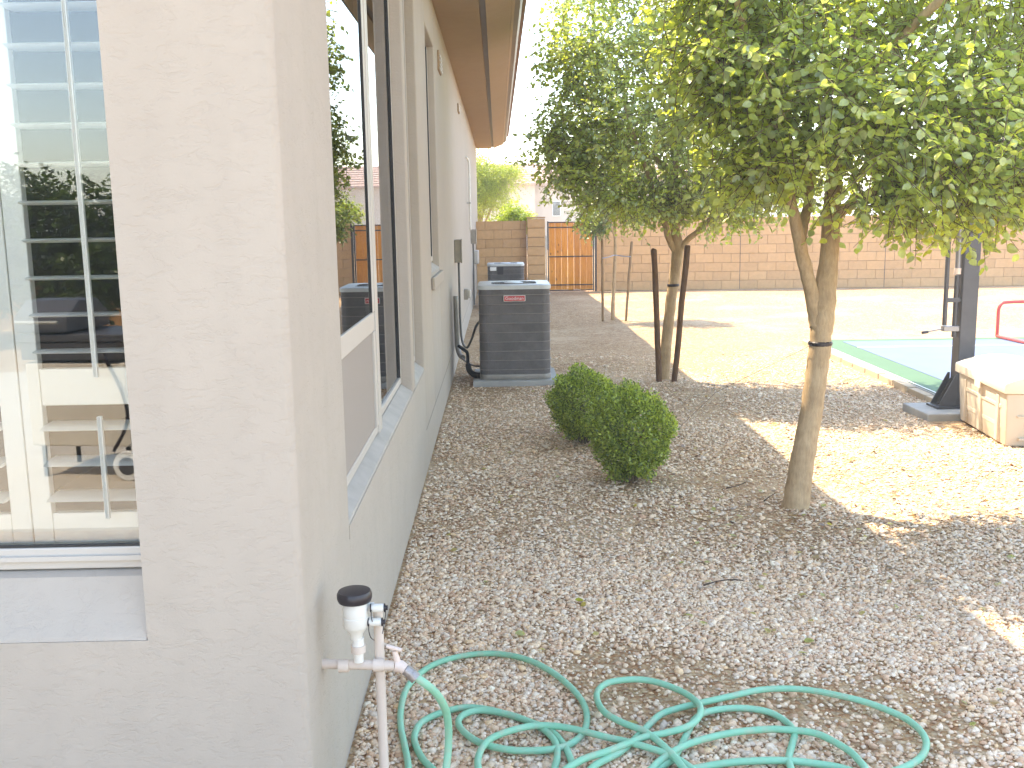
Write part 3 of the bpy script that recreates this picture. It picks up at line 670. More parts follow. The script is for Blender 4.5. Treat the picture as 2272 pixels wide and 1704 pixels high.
# ties and stakes
MB().lathe([(.062, -.012), (.067, -.006), (.067, .008), (.062, .014)], (1.812, 5.57, .955), 24).build('tie_band', M['black'], None)
o = bpy.data.objects['tie_band']; tag(o, 'black strap band round the nearest tree trunk', 'band')
tb = MB().lathe([(.057, -.012), (.061, -.006), (.061, .008), (.057, .014)], (1.757, 10.04, .99), 20).build('tie_band', M['black'], None)
tag(tb, 'black strap band round the middle tree trunk', 'band')
def stake(p0, p1, r, mat, label, group):
    a = Vector(p0); b = Vector(p1); q = [a+(b-a)*t+Vector((random.uniform(-.004, .004), random.uniform(-.004, .004), 0)) for t in np.linspace(0, 1, 9)]
    o = MB().tube(q+[b+Vector((0, 0, .012))], [r*random.uniform(.95, 1.05) for _ in q]+[r*.7], 10).build('tree_stake', M[mat], None, smooth='auto')
    tag(o, label, 'stake', group)
stake((1.60, 9.86, -.1), (1.535, 9.86, 1.35), .030, 'stake', 'dark round stake left of the middle tree', 'tree stakes')
stake((1.735, 9.87, -.1), (1.865, 9.87, 1.38), .030, 'stake', 'dark round stake leaning right of the middle tree', 'tree stakes')
stake((1.70, 16.3, -.1), (1.69, 16.3, 1.32), .021, 'stake2', 'thin stake left of the sapling near the gate', 'tree stakes')
stake((2.06, 16.2, -.1), (2.155, 16.2, 1.27), .021, 'stake2', 'thin stake right of the sapling near the gate', 'tree stakes')
tw = MB().tube(catmull([(1.69, 16.27, 1.02), (1.80, 16.3, 1.035), (1.90, 16.355, 1.06), (2.02, 16.3, 1.045), (2.135, 16.17, 1.04)], 5), .008, 6).build('garden_twine', simple('cord_blue', (.34, .38, .50), .7), None, smooth=True)
tag(tw, 'pale blue cord tying the sapling to its stakes', 'cord')
gwire = MB().tube([(1.74, 5.50, .955), (1.45, 6.6, .5), (1.28, 7.4, .02)], .0013, 5).build('guy_wire', M['cable'], None)
tag(gwire, 'thin guy wire from the nearest tree band to the gravel', 'wire')

# round shrubs
def shrub(label, c, r, h, n):
    t = thing('round_shrub', label, 'shrub', (c[0], c[1], 0), group='clipped round shrubs')
    for k in range(9):
        a = k*.7; MB().tube(catmull([(.03*math.cos(a), .03*math.sin(a), -.03), (.07*math.cos(a), .07*math.sin(a), h*.3), (.5*r*math.cos(a+.3), .5*r*math.sin(a+.3), h*.62)], 4), [.009]*5+[.006]*4, 6).build('stem', M['twig'], t, smooth=True)
    dr = rng.normal(size=(n, 3)); dr /= np.linalg.norm(dr, axis=1, keepdims=True)
    rad = rng.random(n)**(1/5.5)
    lump = 1+.09*np.sin(dr[:, 0]*6+c[0]*9)*np.sin(dr[:, 1]*5+c[1]*3)+.07*np.sin(dr[:, 2]*9+dr[:, 0]*7)+.04*np.sin(dr[:, 0]*23+c[1]*5)*np.sin(dr[:, 1]*19)*np.sin(dr[:, 2]*21)+rng.normal(0, .035, n)+np.where(rng.random(n) < .015, rng.uniform(0, .14, n), 0)
    zz = h*.52+dr[:, 2]*h*.50*rad*lump
    taper = np.where(dr[:, 2] < 0, 1-.25*np.abs(dr[:, 2]), 1)
    P = np.stack([dr[:, 0]*r*rad*lump*taper, dr[:, 1]*r*rad*lump*taper, zz], -1)
    ok = P[:, 2] > .015; P, dr = P[ok], dr[ok]; n = len(P)
    d = dr*.6+rng.normal(0, .6, (n, 3)); d[:, 2] += .35
    col = np.array([(.27, .355, .07)])+np.array([(.20, .19, .03)])*rng.random((n, 1))
    col = np.where(rng.random((n, 1)) < .3, np.array([(.14, .20, .045)]), col)*rng.uniform(.8, 1.2, (n, 1))
    leaf_obj('foliage', P, d, rng.normal(0, .6, (n, 3))+np.array([0, 0, 1]), rng.uniform(.014, .026, n), col, M['bushleaf'], t, False)
    return t
shrub('round clipped green shrub behind its twin, nearer the air conditioner', (.63, 7.42), .275, .54, 17000)
shrub('round clipped green shrub in front of its twin', (.83, 6.22), .275, .60, 20000)

# ------------------------------------------------------------------ air conditioners
def round_rect(w, d, r, n=6):
    out = []
    for cx_, cy_, a0 in ((w/2-r, d/2-r, 0), (-w/2+r, d/2-r, 90), (-w/2+r, -d/2+r, 180), (w/2-r, -d/2+r, 270)):
        for k in range(n+1):
            a = math.radians(a0+90*k/n); out.append((cx_+r*math.cos(a), cy_+r*math.sin(a)))
    return out
def ac_unit(label, loc, w_, h, badge, nbars, ribs, rz=0, sticker=False):
    t = thing('air_conditioner', label, 'air conditioner', (loc[0], loc[1], 0), rz, 'air conditioning condensers beside the house')
    MB().box(-w_/2-.07, w_/2+.07, -w_/2-.07, w_/2+.07, -.05, .055).build('concrete_pad', M['concrete'], t, bevel=.008)
    MB().prism(round_rect(w_-.05, w_-.05, .07), 'z', .07, h-.04).build('coil', M['accore'], t, smooth='auto')
    MB().prism(round_rect(w_, w_, .085), 'z', .056, .11).build('base_pan', M['acbar'], t, smooth='auto', bevel=.004)
    # vertical louvre ribs following the rounded plan
    rr = round_rect(w_-.008, w_-.008, .082, 8); per = []
    L = [0]
    for i in range(len(rr)): a, b = rr[i], rr[(i+1) % len(rr)]; L.append(L[-1]+math.dist(a, b))
    m = MB()
    for k in range(ribs):
        s = L[-1]*k/ribs; i = max(j for j in range(len(rr)) if L[j] <= s); a, b = rr[i], rr[(i+1) % len(rr)]; q = (s-L[i])/max(L[i+1]-L[i], 1e-6)
        px, py = a[0]+(b[0]-a[0])*q, a[1]+(b[1]-a[1])*q
        tx, ty = (b[0]-a[0]), (b[1]-a[1]); l = math.hypot(tx, ty) or 1; tx /= l; ty /= l; hw = .0032
        m.quad((px-tx*hw, py-ty*hw, .11), (px+tx*hw, py+ty*hw, .11), (px+tx*hw, py+ty*hw, h-.04), (px-tx*hw, py-ty*hw, h-.04))
        nx_, ny_ = -ty*.012, tx*.012
        m.quad((px+tx*hw, py+ty*hw, .11), (px+tx*hw+nx_, py+ty*hw+ny_, .11), (px+tx*hw+nx_, py+ty*hw+ny_, h-.04), (px+tx*hw, py+ty*hw, h-.04))
    g = m.build('guard_ribs', M['acdark'], t, fixn=False); g['kind'] = 'stuff'
    for k in range(nbars):
        z = .16+(h-.26)*k/(nbars-1)
        MB().tube([(x, y, z) for x, y in round_rect(w_+.001, w_+.001, .086)]+[(round_rect(w_+.001, w_+.001, .086)[0][0], round_rect(w_+.001, w_+.001, .086)[0][1], z)], .0035, 6, False).build('guard_bar', M['acbar'], t, smooth=True)
    # top cap with fan opening
    n = 48; R = w_*.40; outer = []
    pr = round_rect(w_+.012, w_+.012, .09, 11)
    cap = MB(); k = len(pr)
    for z in (h-.045, h-.008): cap.v += [(x, y, z) for x, y in pr]
    cap.v += [(x*.97, y*.97, h) for x, y in pr]
    for z in (h, h-.045): cap.v += [(R*math.cos(math.atan2(y, x)), R*math.sin(math.atan2(y, x)), z) for x, y in pr]
    for ring in range(4):
        for i in range(k): j = (i+1) % k; cap.f.append((ring*k+i, ring*k+j, (ring+1)*k+j, (ring+1)*k+i))
    cap.build('top_cap', M['actop'], t, smooth='auto')
    MB().lathe([(R, 0), (R, .006)], (0, 0, h-.05), 40).build('fan_well', M['black'], t)
    gr = MB()
    for q in np.linspace(.09, R-.01, 9): gr.tube([(q*math.cos(a), q*math.sin(a), h-.006+.006*(1-q/R)) for a in np.linspace(0, 2*math.pi, 37)], .0022, 4, False)
    for a in np.linspace(0, math.pi, 5)[:-1]: gr.tube([(R*math.cos(a), R*math.sin(a), h-.008), (-R*math.cos(a), -R*math.sin(a), h-.008)], .003, 4)
    gr.build('fan_grille', M['acdark'], t)
    MB().lathe([(.10, 0), (.10, .008), (.06, .016), (.0, .016)], (0, 0, h-.006), 24).build('fan_hub', M['actop'], t, smooth='auto')
    if badge:
        b = MB().box(-.11, .11, -w_/2-.010, -w_/2-.003, h-.165, h-.105).build('badge', M['white'], t, bevel=.003)
        MB().box(-.104, .104, -w_/2-.0125, -w_/2-.0105, h-.160, h-.110).build('badge_plate', M['red'], b, bevel=.0008)
        cu = bpy.data.curves.new('badge_text', 'FONT'); cu.body = 'Goodman'; cu.size = .046; cu.align_x = 'CENTER'; cu.align_y = 'CENTER'; cu.extrude = .0006
        to = bpy.data.objects.new('badge_text', cu); COL.objects.link(to); bpy.context.view_layer.update()
        me = bpy.data.meshes.new_from_object(to.evaluated_get(bpy.context.evaluated_depsgraph_get())); COL.objects.unlink(to); bpy.data.objects.remove(to)
        me.materials.clear(); me.materials.append(M['white']); xo = link(bpy.data.objects.new('lettering', me)); xo.parent = b
        xo.rotation_euler = (math.pi/2, 0, 0); xo.location = (0, -w_/2-.0135, h-.135)
    if sticker:
        MB().box(-w_/2+.05, -w_/2+.17, -w_/2-.008, -w_/2-.004, h-.13, h-.06).build('sticker', M['white'], t)
        MB().box(-w_/2+.19, -w_/2+.30, -w_/2-.007, -w_/2-.003, h-.20, h-.05).build('access_panel', M['black'], t)
    return t
AC1 = ac_unit('large dark ribbed air conditioner with red badge beside the house', (.155, 10.40), .73, 1.02, True, 9, 300)
ac_unit('farther dark air conditioner half hidden behind the larger one', (.14, 19.4), .70, .83, False, 7, 200, 0, True)

# wall services
def service(name, label, cat): return thing(name, label, cat)
eb = thing('disconnect_box', 'grey electrical disconnect box on the wall above the near air conditioner', 'electrical box', (XW, 11.55, 1.32), group='electrical boxes on the house wall')
MB().box(.001, .075, -.10, .10, -.13, .13).build('box_body', M['greybox'], eb, bevel=.006)
MB().box(.076, .088, -.108, .108, -.135, .138).build('cover', M['greybox'], eb, bevel=.004)
eb2 = thing('disconnect_box', 'farther electrical disconnect box near the far end of the house wall', 'electrical box', (XW, 18.6, 1.35), group='electrical boxes on the house wall')
MB().box(.001, .09, -.15, .15, -.12, .14).build('box_body', M['greybox'], eb2, bevel=.006); MB().box(.091, .103, -.155, .155, -.125, .145).build('cover', M['greybox'], eb2, bevel=.004)
MB().tube([(.04, 0, -.12), (.04, 0, -1.25)], .014, 8).build('conduit', M['cable'], eb2)
cb = MB().tube(catmull([(-.455, 11.5, 1.19), (-.452, 11.45, .95), (-.45, 11.4, .6), (-.43, 11.25, .33), (-.37, 11.0, .27), (-.31, 10.8, .38), (-.25, 10.62, .55), (-.205, 10.55, .61)], 6), .013, 8).build('flexible_conduit', M['cable'], None, smooth=True)
tag(cb, 'dark flexible conduit looping from wall box to air conditioner', 'conduit')
ls = thing('line_set', 'insulated refrigerant pipes between the wall and the air conditioner', 'pipe', (0, 0, 0))
MB().tube(catmull([(-.48, 10.95, .85), (-.47, 10.93, .5), (-.465, 10.9, .30), (-.44, 10.8, .22), (-.40, 10.7, .20)], 5), .028, 10).build('cover_channel', M['greybox'], ls, smooth=True)
MB().tube(catmull([(-.44, 10.6, .34), (-.38, 10.5, .31), (-.345, 10.45, .28), (-.34, 10.4, .18), (-.32, 10.3, .115), (-.27, 10.2, .09), (-.21, 10.15, .085)], 5), [.018]*16+[.030]*15, 10).build('insulated_pipe', M['foam'], ls, smooth=True)
MB().tube(catmull([(-.42, 10.7, .20), (-.35, 10.6, .16), (-.28, 10.5, .14), (-.21, 10.45, .14)], 5), .011, 8).build('copper_pipe', M['brass'], ls, smooth=True)
ob = thing('outlet_box', 'small weatherproof outlet box low on the house wall', 'outlet', (XW, 14.3, .62))
MB().box(.001, .06, -.07, .07, -.075, .075).build('box_body', M['greybox'], ob, bevel=.006); MB().box(.061, .10, -.055, .055, -.06, .06).build('bubble_cover', M['vinyl'], ob, bevel=.012)
hr = thing('vent_hood', 'pale vent hood on the far end of the house wall', 'vent', (XW, 20.3, .92))
MB().box(.001, .11, -.16, .16, -.14, .14).build('hood', M['vinyl'], hr, bevel=.03); MB().box(.111, .12, -.13, .13, -.12, -.05).build('flap', M['fascia'], hr)
dp = thing('wall_pipe', 'pale vertical pipe high on the far house wall', 'pipe', (XW+.04, 16.6, 0)); 
MB().tube(catmull([(-.03, -.12, 2.66), (.0, -.04, 2.62), (.01, 0, 2.5), (.01, 0, 2.0), (.01, 0, 1.5)], 5), .018, 8).build('pipe', M['pvc'], dp, smooth=True); MB().box(-.037, .03, -.05, .05, 1.93, 1.95).build('clamp', M['galv'], dp)

# ------------------------------------------------------------------ anti-siphon valve, tap and hose
vx, vy = -.402, 2.55
va = thing('sprinkler_valve', 'white sprinkler valve with black cap on pipes beside the house corner', 'valve', (0, 0, 0))
MB().lathe([(.030, .672), (.044, .674), (.047, .682), (.047, .694), (.043, .702), (.020, .705), (.0, .705)], (vx, vy, 0), 28).build('cap', M['black'], va, smooth='auto')
MB().lathe([(.016, .566), (.018, .580), (.030, .598), (.034, .604), (.034, .630), (.0325, .631), (.0325, .637), (.034, .638), (.034, .660), (.030, .671)], (vx, vy, 0), 28).build('body', M['pvc'], va, smooth='auto')
MB().lathe([(.0135, .50), (.0135, .545), (.0165, .547), (.0165, .568)], (vx+.004, vy, 0), 20).build('outlet_neck', M['pvc'], va, smooth='auto')
MB().lathe([(.020, .528), (.020, .548)], (vx+.004, vy, 0), 20).build('collar', M['pvcpaint'], va, smooth='auto')
MB().tube([(XW-.002, vy+.02, .486), (-.30, vy, .486)], .0135, 14).build('cross_pipe', M['pvcpaint'], va, smooth='auto')
for xx in (-.440, -.345): MB().lathe([(.0175, -.014), (.0175, .014)], (xx, vy+.005, .486), 16, 'x').build('fitting', M['pvcpaint'], va, smooth='auto')
MB().tube([(-.345, vy+.03, .64), (-.345, vy+.03, -.05)], .0135, 14).build('riser_pipe', M['pvcpaint'], va, smooth='auto')
MB().tube([(vx+.02, vy+.01, .652), (-.352, vy+.015, .652)], .010, 10).build('bleed_arm', M['pvc'], va); MB().tube([(vx+.02, vy+.01, .612), (-.356, vy+.015, .612)], .010, 10).build('bleed_arm', M['pvc'], va)
for (x, z) in ((-.358, .652), (-.366, .612)):
    s_ = MB().lathe([(.0105, .0), (.0115, .002), (.0115, .032), (.0095, .034)], (x, vy, z), 16, 'x').build('solenoid', M['pvc'], va, smooth='auto')
    MB().lathe([(.0118, .034), (.0118, .037), (.0065, .038), (.0065, .044)], (x, vy, z), 14, 'x').build('solenoid_nut', M['black'], va)
    MB().lathe([(.0118, -.003), (.0118, .0)], (x, vy, z), 14, 'x').build('solenoid_ring', M['black'], va)
    MB().tube(catmull([(x+.001, vy-.012, z), (x+.0, vy-.012, z-.02), (x+.004, vy-.008, z-.04), (x+.012, vy, z-.052)], 4), .0012, 5).build('wire', M['black'], va)
    MB().tube(catmull([(x+.038, vy-.006, z-.004), (x+.038, vy-.006, z-.018), (x+.035, vy-.004, z-.032)], 4), .0012, 5).build('wire', M['black'], va)
bb = thing('hose_tap', 'painted hose tap with small T handle above the gravel', 'tap', (0, 0, 0))
MB().tube([(-.300, vy, .486), (-.285, vy, .484), (-.272, vy-.004, .476)], [.0165, .0165, .0145], 14).build('body', M['pinkpaint'], bb, smooth='auto')
MB().tube([(-.292, vy, .49), (-.300, vy, .528)], [.010, .007], 10).build('stem', M['pinkpaint'], bb); MB().tube([(-.322, vy+.005, .540), (-.280, vy-.005, .532)], .0058, 10).build('handle', M['pinkpaint'], bb, smooth='auto')
MB().tube([(-.272, vy-.004, .476), (-.256, vy-.008, .464)], .0155, 14).build('outlet', M['brass'], bb, smooth='auto')
H = [
 [(-.250, 2.54, .460), (-.220, 2.535, .440), (-.190, 2.56, .395), (-.168, 2.60, .32), (-.165, 2.62, .23), (-.175, 2.60, .14), (-.20, 2.55, .06), (-.23, 2.50, .02)],
 [(-.298,2.70),(-.305,2.837),(-.327,2.961),(-.349,3.070),(-.362,3.186),(-.357,3.342),(-.318,3.470),(-.255,3.570),(-.159,3.628),(-.060,3.636),(.033,3.603),(.113,3.537),(.188,3.429),(.246,3.299),(.271,3.188),(.267,3.090),(.242,3.008),(.196,2.947),(.135,2.915),(.044,2.909),(-.023,2.926),(-.092,2.968),(-.140,3.033),(-.161,3.095),(-.146,3.147),(-.101,3.177),(-.047,3.172),(.026,3.139),(.096,3.079),(.140,3.012),(.158,2.932),(.147,2.819),(.10,2.70)],
 [(-.12,2.68),(-.232,2.834),(-.275,2.916),(-.301,3.013),(-.292,3.096),(-.259,3.142),(-.208,3.179),(-.145,3.205),(-.076,3.196),(.002,3.158),(.087,3.098),(.142,3.049),(.175,2.975),(.194,2.887),(.195,2.80),(.15,2.66)],
 [(-.05,2.66),(-.089,2.80),(-.081,2.899),(-.046,2.966),(.024,3.017),(.095,3.046),(.165,3.043),(.233,3.017),(.321,2.968),(.386,2.935),(.468,2.880),(.518,2.833),(.560,2.76),(.58,2.68)],
 [(.56,2.66),(.53,2.77),(.508,2.849),(.476,2.927),(.439,2.990),(.377,3.048),(.326,3.126),(.315,3.237),(.359,3.315),(.459,3.343),(.538,3.321),(.608,3.256),(.648,3.180),(.654,3.120),(.632,3.054),(.589,3.001),(.514,2.968),(.440,2.950),(.38,2.915),(.311,2.870),(.226,2.815),(.16,2.73)],
 [(.20,2.68),(.260,2.803),(.358,2.898),(.435,3.000),(.513,3.107),(.584,3.153),(.649,3.185),(.786,3.246),(.895,3.282),(.996,3.281),(1.089,3.254),(1.213,3.180),(1.283,3.107),(1.325,3.033),(1.334,2.942),(1.308,2.865),(1.252,2.801),(1.15,2.745),(1.0,2.70)],
 [(.9,2.66),(.75,2.70),(.60,2.70),(.47,2.74),(.454,2.794),(.52,2.864),(.587,3.001),(.631,3.092),(.690,3.148),(.793,3.172),(.884,3.145),(.928,3.079),(.937,3.004),(.907,2.925),(.869,2.833),(.84,2.72)],
 [(.7,2.60),(.5,2.66),(.43,2.74),(.446,2.794),(.520,2.873),(.597,2.921),(.721,2.968),(.844,2.994),(.912,2.991),(.997,2.965),(1.052,2.884),(1.073,2.817),(1.06,2.72),(.9,2.66)],
 [(.6,2.66),(.45,2.71),(.47,2.765),(.549,2.790),(.687,2.818),(.842,2.822),(.946,2.804),(1.031,2.770),(1.08,2.70)]]
path = [Vector(p) for p in H[0]]
zl = [0, .020, .017, .034, .040, .024, .017, .032, .018]
for k in range(1, len(H)):
    path += [Vector((x, y, zl[k]+.004*math.sin(9*x+7*y))) for x, y in H[k]]
hs = thing('garden_hose', 'green garden hose in loose coils on the foreground gravel', 'hose')
MB().tube(catmull(path, 7), .0113, 10).build('hose_tube', M['hose'], hs, smooth=True)
MB().tube([(-.256, vy-.008, .464), (-.243, vy-.012, .452)], .0165, 14).build('coupling', M['brass'], hs, smooth='auto')

# ------------------------------------------------------------------ sport court, hoop post, deck box, goal
ct = bpy.data.objects.new('sport_court', None); link(ct); ct.location = (3.92, 8.42, 0); ct.rotation_euler = (0, 0, math.radians(-1.5))
tag(ct, 'blue and green painted sport court slab with white lines', 'sport court')
MB().box(0, 6.6, 0, 4.45, -.2, .050).build('slab', M['concrete'], ct, bevel=.012)
MB().box(.012, 6.588, .012, 4.438, .0505, .054).build('green_border', M['green'], ct); MB().box(.36, 6.3, .75, 4.20, .0545, .058).build('blue_field', M['blue'], ct)
for b in ((.33, 6.3, .70, .745), (.36, 6.3, 3.60, 3.645)): MB().box(b[0], b[1], b[2], b[3], .0585, .0615).build('white_line', M['line'], ct)
MB().box(.020, .034, .02, 4.4, .0545, .057).build('white_line', M['line'], ct)
for k in range(11):
    MB().box(-.085, -.004, .02+k*.405, .40+k*.405, -.1, .045+random.uniform(-.006, .006)).build('edging_block', M['edging'], ct, bevel=.006)
hp = thing('basketball_hoop', 'dark grey basketball hoop post at the edge of the blue court', 'basketball hoop', (3.87, 8.20, 0))
MB().box(-.40, .12, -.30, .22, -.1, .055).build('concrete_pad', M['concrete'], hp, bevel=.01)
MB().box(-.068, .068, -.068, .068, .075, 2.75).build('post', M['post'], hp, bevel=.008)
MB().box(-.24, .09, -.11, .11, .056, .074).build('base_plate', M['post'], hp)
for y in (-.08, .07): MB().prism([(-.22, .075), (-.069, .075), (-.069, .34), (-.085, .34)], 'y', y, y+.012).build('gusset', M['post'], hp)
MB().tube([(-.20, -.02, .09), (-.09, -.02, .30)], .018, 8).build('brace', M['iron'], hp)
MB().tube([(-.185, -.03, .75), (-.19, -.03, 2.5)], .018, 10).build('actuator_tube', M['post'], hp, smooth='auto')
MB().tube([(-.100, -.03, 1.22), (-.105, -.03, 2.4)], .022, 10).build('actuator_rod', M['postlit'], hp, smooth='auto')
MB().tube([(-.100, -.03, .65), (-.100, -.03, 1.16)], .020, 10).build('crank_shaft', M['post'], hp, smooth='auto')
MB().box(-.20, -.07, -.06, .0, .70, .745).build('crank_bracket', M['postlit'], hp, bevel=.004); MB().box(-.19, -.07, -.05, .0, .94, .975).build('crank_bracket', M['post'], hp)
MB().lathe([(.028, 0), (.028, .05)], (-.10, -.03, 1.17), 14).build('rod_collar', M['pinkpaint'], hp)
MB().tube([(-.20, -.04, .722), (-.36, -.10, .705)], .006, 8).build('crank_arm', M['postlit'], hp); MB().tube([(-.35, -.10, .705), (-.40, -.11, .700)], .012, 10).build('crank_handle', M['black'], hp)
for z in (2.25, 2.65): MB().tube([(.0, 0, z), (.9, .5, z+.25)], .035, 8).build('support_arm', M['post'], hp)
bd = MB().box(-.8, .8, -.012, .012, -.5, .55).build('backboard', M['white'], hp, bevel=.006, loc=(1.15, .68, 2.75), rz=math.radians(-55))
rm = MB().tube([(.225*math.cos(a), .225*math.sin(a), 0) for a in np.linspace(0, 2*math.pi, 33)], .009, 8, False).build('rim', M['goalred'], hp, loc=(1.45, .88, 2.6))

db = thing('deck_box', 'cream resin deck storage box with domed lid beside the hoop post', 'storage box', (3.585, 6.90, 0), math.radians(-7))
# long side faces left (x=0 plane), short end faces the camera (y=0 plane); walls taper in to the floor
LB, WB = 1.02, .60
def tp(x, y, z):
    k = .045*(1-z/.40); cx_, cy_ = WB/2, LB/2
    return (cx_+(x-cx_)*(1-k*1.6), cy_+(y-cy_)*(1-k), z)
b = MB()
for z in (.012, .395): b.v += [tp(x, y, z) for x, y in ((0, 0), (WB, 0), (WB, LB), (0, LB))]
b.f += [(0, 3, 2, 1), (4, 5, 6, 7), (0, 1, 5, 4), (1, 2, 6, 5), (2, 3, 7, 6), (3, 0, 4, 7)]
b.build('body', M['resin'], db, bevel=.012, bseg=3, smooth='auto')
lid = []
for k in range(9):
    t_ = k/8; lid.append((-.025+(WB+.05)*t_, .43+.115*math.sin(math.pi*(.12+.76*t_))))
lid = [(-.025, .40), ] + lid + [(WB+.025, .40)]
lo = MB().prism(lid, 'y', -.028, LB+.028).build('lid', M['resinlid'], db, bevel=.010, bseg=2, smooth='auto')
MB().prism([(p[0]*1.0, p[1]+.006) for p in lid[2:9]]+[(p[0], p[1]-.01) for p in reversed(lid[2:9])], 'y', .035, .055).build('lid_rib', M['resinlid'], lo)
for (z0, z1) in ((.275, .305), (.125, .165)): MB().box(-.012, .012, .10, LB-.10, z0, z1).build('side_rib', M['resin'], db, bevel=.006, loc=(.012 if z0 > .2 else .024, 0, 0))
for y in (.16, .52, .86): MB().box(-.006, .03, y-.03, y+.03, .03, .37).build('side_stile', M['resin'], db, bevel=.006)
MB().box(.10, .50, -.008, .02, .06, .075).build('end_groove', M['resin'], db, bevel=.003)
eh = MB().box(.20, .40, -.012, .012, .25, .335).build('end_handle', M['resinlid'], db, bevel=.006); MB().box(.225, .375, -.0145, -.0125, .268, .318).build('handle_recess', M['resin'], eh)
MB().box(.08, .52, -.006, .014, .225, .237).build('end_groove', M['resin'], db, bevel=.003)
MB().box(-.034, -.0262, .44, .56, .36, .42).build('latch', M['resinlid'], lo, bevel=.004)

gl = thing('sport_goal', 'small red tube goal frame standing on the far court', 'goal', (6.42, 12.70, .062))
R_ = .021
MB().tube(catmull([(0, 0, .02), (.0, 0, .2), (.0, 0, .36), (.03, 0, .43), (.10, 0, .455), (.4, 0, .46), (1.1, 0, .46)], 6), R_, 10).build('front_frame', M['goalred'], gl, smooth=True)
MB().tube([(0, 0, .02), (.02, -.80, .02)], R_, 10).build('base_bar', M['goalred'], gl, smooth='auto'); MB().tube([(.02, -.80, .02), (1.1, -.80, .02)], R_, 10).build('base_bar', M['goalred'], gl, smooth='auto')
MB().tube([(1.1, 0, .02), (1.1, 0, .46)], R_, 10).build('post', M['goalred'], gl); MB().tube([(1.1, 0, .02), (1.1, -.80, .02)], R_, 10).build('base_bar', M['goalred'], gl)

# sticks and fallen leaves on the gravel
def litter(n=260):
    x = np.concatenate([rng.normal(1.7, .7, n//2), rng.uniform(-.3, 3.2, n-n//2)]); y = np.concatenate([rng.normal(5.4, .9, n//2), rng.uniform(2.9, 9.5, n-n//2)])
    ok = (x > -.4) & (x < 3.4) & (y > 2.8); x, y = x[ok], y[ok]; k = len(x)
    B = np.stack([x, y, gz(x, y)+.012], -1); a = rng.uniform(0, 6.28, k)
    D = np.stack([np.cos(a), np.sin(a), rng.uniform(-.05, .25, k)], -1)
    C = np.array([(.34, .36, .07), (.42, .36, .10), (.33, .22, .10), (.24, .15, .08)])[rng.choice(4, k, p=[.2, .25, .3, .25])]
    o = leaf_obj('leaf_litter', B, D, np.tile([0, 0, 1.0], (k, 1))+rng.normal(0, .3, (k, 3)), rng.uniform(.025, .045, k), C, M['leaf'], None)
    tag(o, 'scattered dry fallen leaves on the gravel', 'leaves')
litter()
for lab, pts in (('forked dark twig lying left of the nearest trunk', [(1.385, 5.949), (1.47, 6.02), (1.545, 6.12)]), ('short dark twig beside the nearest tree foot', [(1.532, 5.62), (1.58, 5.70), (1.649, 5.81)]), ('curved dark stick lying alone on the gravel', [(.926, 4.39), (1.0, 4.45), (1.07, 4.478), (1.13, 4.472)])):
    q = [(x, y, float(gz(x, y))+.022) for x, y in pts]
    tag(MB().tube(catmull(q, 5), [.005]*3+[.0032]*(5*(len(q)-1)-2), 6).build('fallen_twig', M['stick'], None, smooth=True), lab, 'twig', 'dead twigs on the gravel')

# ------------------------------------------------------------------ beyond the wall
nb = thing('neighbour_house', 'neighbouring stucco house with pink tiled hip roof beyond the wall', 'house', (0, 55, 0))
MB().box(-7.0, 2.05, 0, 10, -.2, 3.50).build('wall', M['stucco_house'], nb); MB().box(2.052, 14.0, 1.2, 10, -.2, 3.5).build('wall', M['stucco_house'], nb)
def hip(x0, x1, y0, y1, z0, rise, rows):
    m = MB()
    cx0, cx1 = x0, x1
    for k in range(rows):
        a, b2 = k/rows, (k+1)/rows; ins = lambda t: min((y1-y0)/2, (x1-x0)/2)*t
        i0, i1 = ins(a), ins(b2); za, zb = z0+rise*a+.05, z0+rise*b2
        m.quad((x0+i0, y0+i0, za), (x1-i0, y0+i0, za), (x1-i1, y0+i1, zb), (x0+i1, y0+i1, zb))
        m.quad((x0+i0, y0+i0, za-.10), (x1-i0, y0+i0, za-.10), (x1-i0, y0+i0, za), (x0+i0, y0+i0, za))
        m.quad((x0+i0, y1-i0, za), (x0+i0, y0+i0, za), (x0+i1, y0+i1, zb), (x0+i1, y1-i1, zb)); m.quad((x1-i0, y0+i0, za), (x1-i0, y1-i0, za), (x1-i1, y1-i1, zb), (x1-i1, y0+i1, zb))
        m.quad((x1-i0, y1-i0, za), (x0+i0, y1-i0, za), (x0+i1, y1-i1, zb), (x1-i1, y1-i1, zb))
    return m
rf1 = hip(-2.0, 2.5, -.45, 6, 3.50, .92, 7).build('roof', M['tile'], nb, fixn=False); hip(-8, 14.5, .8, 10.5, 3.52, 1.35, 9).build('roof', M['tile'], nb, fixn=False)
MB().tube([(1.2, 3, 4.2), (1.2, 3, 5.0)], .05, 8).build('vent_pipe', M['greybox'], rf1)
wn = MB().box(3.05, 3.52, 1.12, 1.198, 1.76, 2.58).build('window', M['white'], nb)
for i in range(2):
    for j in range(2): MB().box(3.10+i*.19, 3.27+i*.19, 1.10, 1.118, 1.82+j*.37, 2.16+j*.37).build('pane', M['glass_side'], wn)
MB().box(3.09, 3.48, 1.119, 1.1195, 1.8, 2.55).build('window_dark', M['accore'], wn)
